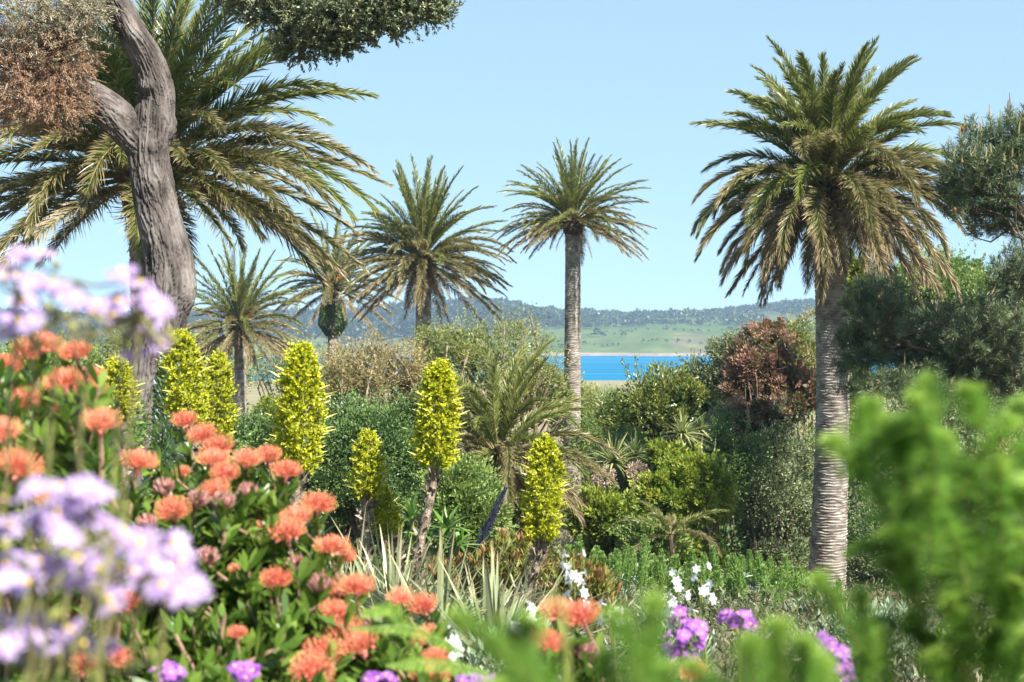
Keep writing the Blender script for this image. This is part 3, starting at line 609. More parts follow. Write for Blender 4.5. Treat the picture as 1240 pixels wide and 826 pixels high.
# ------------------------------------------------------------------ conifers
def bark_tube(mb, pts, rad, sides, seed, depth=.09, n=None, knots=()):
    n = n or 160; pts_ = spline(pts, n); rad_ = np.interp(np.linspace(0, 1, n), np.linspace(0, 1, len(rad)), rad)
    tm = MB(); tube(tm, pts_, rad_, sides, cap=True); v = tm.v[0].reshape(n, sides, 3); c = pts_[:, None]
    o = unit(v - c); th = np.arange(sides) * 2 * np.pi / sides
    seg = np.concatenate([[0], np.cumsum(np.linalg.norm(np.diff(pts_, axis=0), axis=1))])
    warp = .5 * fbm(np.stack([np.cos(th)[None] * 2 + 0 * seg[:, None], np.sin(th)[None] * 2 + 0 * seg[:, None], seg[:, None] * 2 + 0 * th[None]], -1) + 40, 3)
    tw = th[None] + seg[:, None] * .25 + warp
    q = np.stack([np.cos(tw) * 8.5, np.sin(tw) * 8.5, seg[:, None] * 2.6 + 0 * th[None]], -1) + seed
    a = fbm(q * 1.3, 5); ridged = np.clip(np.abs(a * 2 - 1) * 4.5, 0, 1.0) - .6 + .9 * (fbm(q * 2.3 + 7, 3) - .5); big = fbm(q * .16 + 31, 3) - .5
    dsp = rad_[:, None] * (depth * ridged + .32 * big)
    for kt, kth, ks, ka in knots:
        dth = np.angle(np.exp(1j * (th - kth)))[None]; dsp = dsp + ka * np.exp(-((seg[:, None] - kt * seg[-1]) / ks) ** 2 - (dth / .55) ** 2)
    v2 = v + o * dsp[..., None]
    mb.add(v2.reshape(-1, 3), tm.f[0], np.clip(.45 + ridged * .55 + big * .8, 0, 1).reshape(-1))
    return pts_
D = 20.0
B = P(128, 640, D); B[2] = float(ground(B[0], D))
root = thing('conifer_tree', 'old forked conifer with furrowed grey trunk and dead brown foliage, upper left', 'tree', B)
mb = MB()
bark_tube(mb, [B - [0, 0, .2], P(150, 560, D), P(172, 480, D), P(196, 390, D), P(205, 320, D), P(190, 250, D), P(181, 190, D), P(186, 145, D), P(190, 112, D), P(180, 75, D - .1), P(160, 40, D - .2), P(138, -5, D - .3), P(120, -60, D - .4)],
          [M(30, D), M(24, D), M(24, D), M(28, D), M(29, D), M(25, D), M(23, D), M(22, D), M(21, D), M(19, D), M(17, D), M(16, D), M(13, D)], 170, 3.0, .11, 620, knots=((.5, -.5, .25, .12), (.655, -1.3, .16, .09), (.71, -1.0, .16, .08), (.74, -.2, .2, .1), (.8, -1.8, .12, .07), (.87, -1.2, .15, .06)))
mb.build('trunk', MT['bark'], root, B, smooth=True)
mb = MB(); bark_tube(mb, [P(184, 196, D), P(150, 152, D - .1), P(122, 124, D - .2), P(95, 108, D - .4), P(50, 85, D - .8), P(-20, 60, D - 1.2)], [M(16, D), M(21, D), M(18, D), M(14, D), M(9, D), M(5, D)], 110, 8.0, .11, 260)
mb.build('limb', MT['bark'], root, B, smooth=True)
mb = MB(); bark_tube(mb, [P(124, -50, D - .4), P(200, -110, D), P(300, -70, D), P(390, -25, D), P(470, 2, D), P(530, 6, D)], [M(12, D), M(11, D), M(9, D), M(6, D), M(4, D), M(2, D)], 24, 9.0, .08, 80)
mb.build('limb', MT['bark'], root, B, smooth=True)
# green crown sprays at the top
def spray(mb, c, r, ntw, per, L, W, seed, mw, tw=.006, sag=-.2, twl=.35, tint0=0):
    """short ragged twigs, each clothed with scale leaves"""
    reseed(seed); c = np.asarray(c, float); r = np.asarray(r, float)
    u = rand_unit(ntw) * rng.random((ntw, 1)) ** .45; base = c + u * r
    d = unit(u * [1, 1, .6] + np.array([0, 0, sag]) + rng.normal(0, .45, (ntw, 3))); ln = twl * rng.uniform(.5, 1.2, ntw)
    for i in range(ntw):
        if mw is not None and i % 2 == 0: tube(mw, [base[i], base[i] + d[i] * ln[i] * .5 + [0, 0, .01], base[i] + d[i] * ln[i]], [tw, tw * .7, tw * .3], 4, rng.random(), cap=False)
    t = rng.random((ntw, per)); pos = base[:, None] + d[:, None] * (ln[:, None] * t)[..., None] + rng.normal(0, .018, (ntw, per, 3)) * (twl / .35)
    dd = unit(d[:, None] * 1.0 + rng.normal(0, .55, (ntw, per, 3)))
    tt = np.clip(.45 + tint0 + rng.normal(0, .15, (ntw, 1)) + rng.normal(0, .15, (ntw, per)), 0, 1)
    cards(mb, pos.reshape(-1, 3), dd.reshape(-1, 3), L * rng.uniform(.6, 1.4, ntw * per), W, tt.reshape(-1), flat=unit(np.repeat(u, per, 0) * .5 + [0, -.1, .6] + rand_unit(ntw * per) * .6))
mb, mw = MB(), MB()
for i, (px, py, rx, ry, nt2) in enumerate([(330, 5, 45, 26, 300), (385, 25, 60, 32, 480), (440, 20, 55, 30, 420), (360, 58, 30, 14, 130), (495, 14, 40, 18, 230), (530, 10, 20, 10, 70), (290, -25, 70, 30, 300), (405, 55, 30, 12, 110), (470, -20, 70, 25, 250)]):
    spray(mb, P(px, py, D), [M(rx, D), M(rx, D) * .9, M(ry, D)], nt2, 36, .05, .022, 300 + i, mw, sag=.25, twl=.22)
reseed(320); c_ = P(463, -330, 21.5)        # the crown goes on above the picture and shades the palm
crown(mb, c_ + [-1.2, .3, .8], [4.2, 2.6, 1.1], 60, 9000, .12, .06, 321, -.9, .25)
mb.build('foliage', MT['cypress_leaf'], root, B); mw.build('twig', MT['wood'], root, B)
mb, mw = MB(), MB()
for i, (px, py, rx, ry, nt2) in enumerate([(30, 110, 55, 32, 420), (70, 85, 30, 30, 170), (15, 60, 40, 30, 260), (60, 125, 38, 20, 170), (-20, 120, 50, 40, 230), (40, 45, 50, 22, 120), (92, 60, 16, 22, 50)]):
    spray(mb, P(px, py, D - .8), [M(rx, D), M(rx, D) * .8, M(ry, D)], nt2, 34, .05, .009, 330 + i, mw, sag=-.25, twl=.34)
o = mb.build('foliage', MT['cypress_dead'], root, B); o['label'] = 'dead brown feathery foliage'
mw.build('twig', MT['twig_pale'], root, B)
mb, mw = MB(), MB()
for i, (px, py, rx, ry, nt2) in enumerate([(45, 15, 60, 30, 380), (85, 40, 26, 30, 150), (100, 10, 30, 25, 130), (30, 60, 50, 22, 120), (75, 75, 25, 18, 60)]):
    spray(mb, P(px, py, D - .8), [M(rx, D), M(rx, D) * .8, M(ry, D)], nt2, 36, .045, .011, 350 + i, mw, sag=-.1, twl=.28)
o = mb.build('foliage', MT['cypress_grey'], root, B); o['label'] = 'faded grey green foliage'
mw.build('twig', MT['twig_pale'], root, B)

# pines at the right edge
def needle_tufts(mb, mc, c, r, nt2, per, L, W, seed, candles=0, mcand=None, low=-.7):
    reseed(seed); c = np.asarray(c, float); r = np.asarray(r, float)
    u = rand_unit(nt2); u = u[u[:, 2] > low]; k = len(u); lump = .72 + .5 * vnoise(u * 3.2 + seed)
    tip = c + u * r * (rng.random((k, 1)) ** .35) * lump[:, None]
    d = unit(u * .7 + [0, 0, .65] + rng.normal(0, .35, (k, 3)))
    t = rng.random((k, per)); pos = tip[:, None] - d[:, None] * (t * L * 1.5)[..., None]
    dd = unit(d[:, None] * .75 + rand_unit(k * per).reshape(k, per, 3) * .8)
    tt = np.clip(.4 + rng.normal(0, .15, (k, 1)) + rng.normal(0, .15, (k, per)), 0, 1)
    cards(mb, pos.reshape(-1, 3), dd.reshape(-1, 3), L, W, tt.reshape(-1))
    for i in rng.permutation(k)[:candles]:
        if u[i, 2] > .1: tube(mcand, [tip[i], tip[i] + [rng.normal(0, .01), 0, .12], tip[i] + [rng.normal(0, .015), 0, rng.uniform(.16, .3)]], [.016, .014, .006], 5, rng.random())
    return tip
def pine(label, d, base_px, lobes, seed, trunk_pts, candles=30, cones=12, tufts=1.0):
    B = G(base_px, d); root = thing('pine_tree', label, 'tree', B); mb, mcand, mw = MB(), MB(), MB(); tips = []
    for i, (px, py, rx, ry, n2) in enumerate(lobes):
        dd = d + (i % 3 - 1) * .5
        tips.append(needle_tufts(mb, None, P(px, py, dd), [M(rx, d), M(rx, d) * .9, M(ry, d)], int(n2 * tufts * .8), 46, .14, .0115, seed + i, candles if i == 0 else 4, mcand))
    reseed(seed + 90); tr = [np.array(P(*a)) for a in trunk_pts]; tr[0][2] = min(tr[0][2], float(ground(tr[0][0], tr[0][1])))
    tp = spline(tr, 40); tube(mw, tp, np.linspace(.2, .05, 40), 12, .4)
    allt = np.concatenate(tips)
    for i in rng.permutation(len(allt))[:50]:
        q = tp[int(rng.integers(12, 40))]; p = wobble(q, allt[i], 4, .08); tube(mw, p, np.linspace(.028, .006, len(p)), 5, rng.random())
    mb.build('foliage', MT['pine_leaf'], root, B); mw.build('trunk', MT['wood'], root, B)
    if mcand.n: mcand.build('candle', MT['pine_candle'], root, B)['kind'] = 'stuff'
    for i in rng.permutation(len(allt))[:cones]:
        mc = MB(); p = allt[i]; tube(mc, [p - [0, 0, .05], p, p + [0, 0, .03], p + [0, 0, .06]], [.012, .03, .026, .005], 8, .5); mc.build('cone', MT['cone'], root, B)
pine('tall pine with upright pale candles against the sky at the right edge', 25, 1290, [(1200, 205, 62, 68, 520), (1165, 230, 32, 45, 190), (1215, 265, 50, 38, 260), (1240, 170, 40, 45, 220)], 400,
     [(1300, 600, 25.5), (1290, 420, 25.5), (1265, 300, 25.2), (1225, 240, 25), (1205, 190, 25)], candles=110, cones=22)
pine('low dark pine bough with orange cones crossing the thick palm trunk', 27, 1280, [(1062, 372, 46, 50, 330), (1045, 425, 42, 44, 260), (1105, 415, 55, 46, 380), (1190, 405, 66, 52, 560), (1150, 450, 66, 36, 380), (1235, 340, 46, 56, 360), (1100, 465, 90, 28, 340), (1215, 455, 60, 40, 360)], 440,
     [(1300, 620, 27.5), (1295, 500, 27.4), (1240, 462, 27.2), (1150, 445, 27), (1080, 405, 27)], candles=24, cones=26)
# bare curved branch left of the thick palm trunk
mb = MB(); p = spline([P(1000, 372, 48), P(985, 378, 48), P(968, 388, 48), P(955, 402, 48), P(950, 440, 48)], 24); tube(mb, p, np.linspace(.05, .09, 24), 8)
B0 = G(950, 48); tube(mb, [p[-1], B0 + (p[-1] - B0) * .5, B0], [.09, .11, .13], 8)
t0 = thing('bare_tree', 'bare curved grey trunk bending up to the thick palm, above the reddish shrub', 'tree', B0); mb.build('trunk', MT['wood'], t0, B0)

# ------------------------------------------------------------------ yellow flower towers and their leaf rosettes
def puya_head(mb, base, axis, H, Rd, seed):
    reseed(seed); axis = unit(np.asarray(axis, float)); base = np.asarray(base, float)
    A = unit(np.cross(axis, [0, 1., .2])); Bv = np.cross(axis, A)
    nb = int(150 * (H / .95) * (Rd / .2)) ; nb = max(nb, 70)
    u = (np.arange(nb) + .5) / nb; az = np.arange(nb) * 2.39996 + rng.normal(0, .2, nb)
    prof = np.interp(u, [0, .1, .35, .7, .9, 1], [.7, .95, 1, .84, .54, .18]) * Rd * (1 + .12 * np.sin(az * 3 + u * 9))
    O = A * np.cos(az)[:, None] + Bv * np.sin(az)[:, None]
    c0 = base + axis * (u * H)[:, None]
    # axis core, buds
    tube(mb, base + axis * np.linspace(0, 1.0, 8)[:, None] * H, np.interp(np.linspace(0, 1, 8), [0, .8, 1], [.045, .03, .01]) * Rd / .2, 7, .2, 0, 1)
    k = 18
    rr = rng.uniform(.45, 1.0, (nb, k)) ** .8 * prof[:, None]
    pos = c0[:, None] + O[:, None] * rr[..., None] + axis * (rr * .25)[..., None] + rng.normal(0, .022, (nb, k, 3)) * Rd / .2
    od = unit(O[:, None] + axis * .35 + rng.normal(0, .5, (nb, k, 3)))
    pos = pos.reshape(-1, 3); od = od.reshape(-1, 3); n = len(pos)
    tb = np.clip(rng.normal(.5, .2, n), 0, 1)
    for q in range(4):          # each flower: a cup of four petals
        a2 = unit(np.cross(od, rand_unit(n))); 
        cards(mb, pos, od + a2 * .75, rng.uniform(.026, .036, n) * Rd / .2, .022 * Rd / .2, tb, mat=0, fold=.2)
    cards(mb, pos - od * .02, od + rng.normal(0, .2, (n, 3)), .034, .02, rng.random(n), mat=1)
    # sterile branch tips
    sp = c0 + O * (prof * .8)[:, None] + axis * (prof * .2)[:, None]
    blades(mb, sp, O + axis * (.28 + .9 * u[:, None] ** 4) + rng.normal(0, .08, (nb, 3)), prof * rng.uniform(.45, .75, nb) + .02, .016 * Rd / .2, rng.random(nb), seg=2, mat=2, prof=[1, .9, .2])
    blades(mb, base + axis * H * .97 + rng.normal(0, .005, (6, 3)), axis + rng.normal(0, .18, (6, 3)), .09 * Rd / .2, .014, rng.random(6), seg=2, mat=2, prof=[1, .9, .2])
def rosette(mb, base, n, L, W, seed, e_lo=10, e_hi=80, droop=.45, mat=0):
    reseed(seed); az = np.arange(n) * 2.39996 + rng.normal(0, .2, n); e = R(1) * (e_lo + (e_hi - e_lo) * rng.random(n))
    d = np.stack([np.cos(az) * np.cos(e), np.sin(az) * np.cos(e), np.sin(e)], 1)
    side = np.stack([-np.sin(az), np.cos(az), rng.normal(0, .25, n)], 1)
    blades(mb, np.asarray(base) + d * .03, d, L * rng.uniform(.65, 1.15, n), W, rng.random(n), droop=droop * rng.uniform(.4, 1.4, n), seg=5, side=side, mat=mat, prof=[1, .95, .8, .55, .3, .03])
def puya(label, d, top, bot, width, foot, seed, ros=60):
    """top/bot: ends of the flower head in picture px, foot: where the stalk meets its rosette"""
    T = P(*top, d); Bt = P(*bot, d); g = G(foot[0], d); root = thing('flower_tower', label, 'flowering plant', g, None)
    fp = P(*foot, d); 
    mb = MB(); reseed(seed); pts = spline([g + [0, 0, -.05], (g + fp) / 2, fp, (fp * .35 + Bt * .65) + rng.normal(0, .015, 3), Bt], 30)
    tube(mb, pts, np.linspace(.045, .032, 30), 9, .5)
    k = 150; u = rng.random(k); i = (u * 28).astype(int); pp = pts[i]; az = rng.uniform(0, 6.28, k); O = np.stack([np.cos(az), np.sin(az), rng.normal(.5, .6, k)], 1)
    blades(mb, pp + O * .03, O * .5 + [0, 0, .5], rng.uniform(.06, .13, k), .04, rng.random(k), droop=.2, seg=2, prof=[1, .8, .05])
    mb.build('flower_stalk', MT['puya_stem'], root, g)
    mb = MB(); puya_head(mb, Bt, T - Bt, float(np.linalg.norm(T - Bt)), M(width, d) / 2 * .92, seed + 1); mb.build('flower_head', [MT['puya_yellow'], MT['puya_bud'], MT['puya_spine']], root, g)
    mb = MB(); rosette(mb, g + [0, 0, .05], int(ros * 1.5), 1.05, .036, seed + 2, 15, 85); mb.build('leaf_rosette', MT['puya_leaf'], root, g)
puya('tallest yellow flower tower on a scaly bare stalk, centre of the view', 12.5, (533, 440), (527, 567), 54, (508, 665), 500)
puya('yellow flower tower right of centre, before the lone tall palm', 12.3, (661, 532), (655, 655), 50, (642, 715), 510)
puya('broad yellow flower tower left of the dark dome shrub', 10.8, (366, 420), (360, 570), 60, (356, 625), 520)
puya('short upright yellow flower tower in front of the dark dome shrub', 13, (446, 524), (444, 604), 42, (443, 660), 530)
puya('slanting yellow flower tower leaning against the short upright one', 13.2, (452, 580), (474, 650), 38, (486, 690), 540)
puya('yellow flower tower standing beside the scaly palm trunk, wide and tall', 11, (218, 404), (230, 515), 52, (234, 580), 550)
puya('narrow yellow flower tower next to the wide one, below the small palm', 11.3, (264, 430), (266, 535), 42, (268, 590), 560)
puya('shaded yellow flower tower between the coral flowers and the scaly trunk', 11.2, (142, 436), (144, 508), 46, (146, 570), 570)
for i, (px, d, n, L, lab) in enumerate([
        (425, 10.0, 70, .85, 'grey green spiky leaf rosette below the short yellow tower'), (478, 9.2, 80, .9, 'big spiky leaf rosette in the middle behind the coral flowers'),
        (395, 9.6, 60, .8, 'spiky leaf rosette partly behind the right rim of the coral flowers'), (532, 8.6, 70, .8, 'spiky leaf rosette right of the big one, near the white flowers'),
        (585, 9.6, 60, .7, 'spiky leaf rosette in front of the bronze shrub'), (180, 9, 50, .8, 'spiky leaf rosette below the scaly palm trunk'), (600, 7.8, 60, .8, 'spiky leaf rosette behind the nearest blurred green shoot'),
        (450, 11, 60, .8, 'spiky leaf rosette at the foot of the slanting yellow tower')]):
    g = G(px, d); g[2] += .1; root = thing('spiky_rosette', lab, 'plant', g); mb = MB(); rosette(mb, g, int(n * 1.7), L * 1.3, .036, 600 + i, 25, 88, .4); rosette(mb, g + [.1, -.1, 0], n, L * .9, .03, 650 + i, 0, 60, .3); mb.build('leaf', MT['puya_leaf'], root, g)['kind'] = 'stuff'

# ------------------------------------------------------------------ echium bed, lance plants, bronze shrubs
def spike_mesh(name, H, Rd, mats, seed, n=900, mixb=0.0, L=.05):
    reseed(seed); mb = MB(); tube(mb, [[0, 0, 0], [0, 0, H * .5], [0, 0, H * .97]], [.02, Rd * .6, Rd * .25], 7, .2)
    u = rng.random(n); az = rng.uniform(0, 6.28, n); rr = np.interp(u, [0, .15, .7, 1], [.55, 1, .85, .15]) * Rd * rng.uniform(.6, 1, n)
    O = np.stack([np.cos(az), np.sin(az), rng.uniform(.1, .9, n) + u], 1)
    mi = rng.random(n) < mixb
    for k, sel in ((0, ~mi), (1, mi)):
        if sel.any(): cards(mb, np.stack([rr * np.cos(az), rr * np.sin(az), u * H], 1)[sel], O[sel] + rng.normal(0, .2, (sel.sum(), 3)), L, L * .3 if k == 0 else L * .5, rng.random(sel.sum()), mat=k)
    return mb.mesh(name, mats)
SPK = [spike_mesh('flower_spike', h, r, [MT['echium_spike']], 700 + i, 620) for i, (h, r) in enumerate([(.5, .07), (.42, .075), (.58, .065), (.36, .07)])]
reseed(71)
spots = [(705, 23.5, 640, 40), (745, 22.5, 648, 50), (785, 24.5, 640, 45), (822, 23, 652, 50), (860, 24.2, 650, 48), (905, 23.2, 660, 52), (945, 24, 668, 48), (985, 22.6, 690, 50), (760, 20.5, 664, 55), (830, 20.2, 672, 60), (900, 20, 676, 60), (965, 19.6, 690, 55)]
names = ['leftmost', 'second', 'third', 'fourth', 'fifth', 'sixth', 'seventh', 'eighth']
for i, (px, d, ytop, wpx) in enumerate(spots):
    rs = np.random.default_rng(720 + i); g = G(px, d); rp = px - HX
    lab = (['green spiked bush at the left end of the rear row of the spiky bed', 'green spiked bush behind the white flower spike, rear row of the bed', 'green spiked bush below the lime shrub, rear row of the bed',
            'green spiked bush in the middle of the rear row of the bed', 'green spiked bush below the left half of the grey dark shrub', 'green spiked bush below the right half of the grey dark shrub',
            'green spiked bush just left of the thick palm foot', 'green spiked bush in front of the thick palm foot', 'grey leaved spiked bush at the left of the front row of the bed',
            'grey leaved spiked bush in the front row behind the purple blooms', 'grey leaved spiked bush second from the right in the front row of the bed', 'grey leaved spiked bush at the right end of the front row'])[i]
    root = thing('spiked_bush', lab, 'shrub', g, 'bushes with green flower spikes in the bed')
    top = P(px, ytop + 38, d); hh = max(.35, top[2] - g[2])
    mb = MB(); reseed(740 + i); k = 115
    u = rand_unit(k); u[:, 2] = np.abs(u[:, 2]); cp = g + u * [M(wpx, d), M(wpx, d) * .8, hh] * (rng.random((k, 1)) ** .25)
    az = rng.uniform(0, 6.28, (k, 26)); e = rng.uniform(-.2, 1.1, (k, 26)); dd = np.stack([np.cos(az) * np.cos(e), np.sin(az) * np.cos(e), np.sin(e)], -1)
    blades(mb, np.repeat(cp, 26, 0), dd.reshape(-1, 3), .15, .02, np.clip(rng.random((k, 1)) * .5 + rng.random((k, 26)) * .5, 0, 1).reshape(-1), droop=.3, seg=2, prof=[.6, 1, .05])
    mb.build('foliage', MT['echium_leaf'], root, g)
    ns = 11 if i < 8 else 9
    for j in range(ns):
        a = rs.uniform(-1, 1); b_ = rs.uniform(-.8, .8); q = g + np.array([a * M(wpx, d), b_ * M(wpx, d) * .8, hh * math.sqrt(max(.1, 1 - .45 * a * a - .45 * b_ * b_)) - .12])
        link('flower_spike', SPK[int(rs.integers(4))], root, q - g, (rs.normal(0, .1), rs.normal(0, .1) + a * .12, rs.uniform(0, 6.28)), rs.uniform(.8, 1.1))
# dark blue leaning spike and the tall green spire
g = G(572, 15); root = thing('blue_spike', 'dark slate blue flower spike leaning right before the young palm', 'flower', g)
me = spike_mesh('flower_spike', .7, .04, [MT['echium_blue']], 760, 1000, L=.03); b0 = P(578, 664, 15); b1 = P(611, 594, 15)
o = link('flower_spike', me, root, b0 - g, aim(b1 - b0)); mb = MB(); tube(mb, spline([g, (g + b0) / 2 + [-.02, 0, 0], b0], 8), .02, 6); mb.build('stem', MT['green_stem'], root, g)
g = G(203, 13); root = thing('green_spire', 'tall dark green spire dotted with pale blue florets before the scaly trunk', 'flower', g)
b0 = P(203, 580, 13); b1 = P(202, 425, 13); hgt = float(np.linalg.norm(b1 - b0))
me = spike_mesh('flower_spire', hgt, .12, [MT['dark_leaf'], MT['echium_bloom']], 765, 3200, mixb=.14, L=.06); link('flower_spire', me, root, b0 - g, aim(b1 - b0))
mb = MB(); tube(mb, [g, b0], .03, 6); mb.build('stem', MT['green_stem'], root, g)

g = G(516, 14.5); root = thing('lance_plant', 'bright green plant of long lance leaves at the foot of the tallest tower', 'plant', g); mb = MB()
for i, (px, py) in enumerate([(498, 628), (540, 640), (516, 650), (555, 660)]):
    c = P(px, py, 14.5); rosette(mb, c, 24, .3, .055, 770 + i, 0, 75, .3)
mb.build('leaf', MT['lance'], root, g)['kind'] = 'stuff'; mb = MB()
for px, py in [(498, 628), (540, 640), (516, 650), (555, 660)]: c = P(px, py, 14.5); tube(mb, spline([g, (g + c) / 2 + [0, .05, .05], c], 8), .018, 6)
mb.build('stem', MT['green_stem'], root, g)

def shoot_bush(name, label, cat, px, py, d, rx, ry, mat, seed, nsh, per, L, W, shl=.22, stem='wood', tipmode=True):
    reseed(seed); g = G(px, d); c = P(px, py, d); root = thing(name, label, cat, g); mb, mw = MB(), MB()
    u = rand_unit(nsh); u[:, 2] = np.abs(u[:, 2]) * .9 + .05; tipp = np.array([c[0], c[1], c[2] - M(ry, d) * .55]) + u * [M(rx, d), M(rx, d) * .8, M(ry, d) * 1.5] * (rng.random((nsh, 1)) ** .28)
    dd = unit(u * [.5, .5, .2] + [0, 0, .9] + rng.normal(0, .2, (nsh, 3)))
    t = rng.random((nsh, per)); az = rng.uniform(0, 6.28, (nsh, per))
    pos = tipp[:, None] - dd[:, None] * (t * shl)[..., None]
    out = np.stack([np.cos(az), np.sin(az), 0 * az], -1)
    ld = unit(out * (.35 + .5 * t)[..., None] + dd[:, None] * .9)
    blades(mb, pos.reshape(-1, 3), ld.reshape(-1, 3), L * rng.uniform(.7, 1.15, nsh * per), W, rng.random(nsh * per), droop=.05, seg=2, prof=[.5, 1, .1], tip=(np.clip(1.05 - t * 1.5, 0, 1) * rng.uniform(.3, 1, (nsh, 1))).reshape(-1) if tipmode else 0.0)
    for i in range(0, nsh, 2): p = wobble(g + rng.normal(0, .05, 3) * [1, 1, 0], tipp[i] - dd[i] * shl * .5, 4, .05); tube(mw, p, np.linspace(.012, .005, len(p)), 5, rng.random())
    mb.build('foliage', MT[mat], root, g); mw.build('branch', MT[stem], root, g)
shoot_bush('bronze_shrub', 'bronze tipped green shrub between the two middle yellow towers', 'shrub', 612, 678, 14, 62, 40, 'bronze', 800, 150, 30, .085, .02)
shoot_bush('bronze_shrub', 'redder bronze shrub right of the foot of the right yellow tower', 'shrub', 702, 710, 13, 52, 46, 'bronze', 801, 150, 30, .085, .02)
shoot_bush('bronze_shrub', 'small bronze shrub left of the bronze tipped one, above the spiky leaves', 'shrub', 548, 695, 13, 36, 26, 'bronze', 802, 70, 28, .085, .02)
shoot_bush('sprig_shrub', 'grey green sprig shrub behind the purple blooms', 'shrub', 800, 770, 9, 70, 40, 'echium_leaf', 803, 120, 26, .07, .014)
shoot_bush('sprig_shrub', 'grey green sprig shrub under the tall blurred shoots', 'shrub', 1060, 770, 9, 90, 50, 'echium_leaf', 804, 170, 26, .07, .014)
shoot_bush('sprig_shrub', 'low green sprig shrub in the lower right corner behind the blur', 'shrub', 1190, 790, 7.5, 90, 60, 'pin_leaf', 805, 130, 26, .07, .014)
shoot_bush('sprig_shrub', 'low sprig shrub among the spiky leaves at bottom centre', 'shrub', 640, 800, 7, 100, 50, 'echium_leaf', 806, 110, 26, .07, .014)

# strappy clumps
def strappy(label, cat, name, px, py, d, n, L, W, seed, seeds=(), stem=True):
    g = G(px, d); c = P(px, py, d); root = thing(name, label, cat, g); mb = MB(); rosette(mb, c, n, L, W, seed, -15, 85, .35); mb.build('leaf', MT['agave'], root, g)['kind'] = 'stuff'
    mb = MB(); tube(mb, [g, (g + c) / 2, c], [.1, .08, .06], 8); mb.build('stem', MT['wood'], root, g)
    for sx_, sy_, sr in seeds:
        mb = MB(); reseed(seed + 5); cc = P(sx_, sy_, d - .5); k = 700; u = rand_unit(k); cards(mb, cc + u * M(sr, d) * rng.uniform(.4, 1, (k, 1)), u, .06, .03, rng.random(k)); tube(mb, [c, cc], .02, 5); mb.build('seed_head', MT['seed'], root, g)
strappy('strappy pale green clump with two fluffy brown seed heads by the lone palm', 'plant', 'strappy_clump', 742, 560, 34, 110, 1.0, .06, 820, [(732, 578, 14), (772, 572, 13)])
strappy('second strappy green clump, right behind the seed heads', 'plant', 'strappy_clump', 768, 552, 35, 80, .8, .05, 821)
strappy('yellowish spiky cordyline head above the lime shrub', 'plant', 'cordyline', 826, 526, 33, 120, .75, .05, 822)
strappy('small spiky cordyline head beside the glossy round tree', 'plant', 'cordyline', 848, 520, 34, 70, .5, .05, 823)
for nn, (lab, px, py, d) in enumerate([STRAW, ('pale straw grass clump left of the arching low palm', 775, 628, 31)]):
    g = G(px, d); c = P(px, py, d); root = thing('grass_clump', lab, 'plant', g); mb = MB(); rosette(mb, np.array([c[0], c[1], max(g[2], c[2] - .4)]), 420, 1.0, .02, 826 + nn, 20, 88, .5); mb.build('leaf', MT['puya_leaf'], root, g)['kind'] = 'stuff'
bush('shrub', 'yellow leaved shrub left of the lime shrub', 'shrub', 808, 555, 31, 20, 16, 'lime', 830, 2500, 26, scale=1.4)
mb = MB(); g = G(825, 27); root = thing('arching_palm', 'low arching green palm fronds behind the spiky bed', 'palm tree', g)
reseed(840)
for i in range(9):
    link('frond', NEAR[1 + i % 3][i % 3], root, P(812, 648, 27) - g, (0, rng.normal(.2, .15), i * .7), .3)
mb = MB(); c = P(812, 648, 27); tube(mb, [g, c], .06, 8); mb.build('trunk', MT['palm_boss'], root, g)

# ------------------------------------------------------------------ low ground cover between the plants
reseed(850); mb = MB(); n = 90000; Y = 6 + 60 * rng.random(n) ** 1.5; X = rng.uniform(-.42, .42, n) * Y * 1.05
pos = np.stack([X, Y, ground(X, Y) + rng.random(n) ** 1.5 * .5], 1); s_ = np.interp(Y, [6, 60], [.8, 2.2])
cards(mb, pos, rand_unit(n) * .8 + [0, 0, .7], .1 * s_, .02 * s_, rng.random(n))
o = mb.build('ground_cover', MT['cover']); o['kind'] = 'stuff'

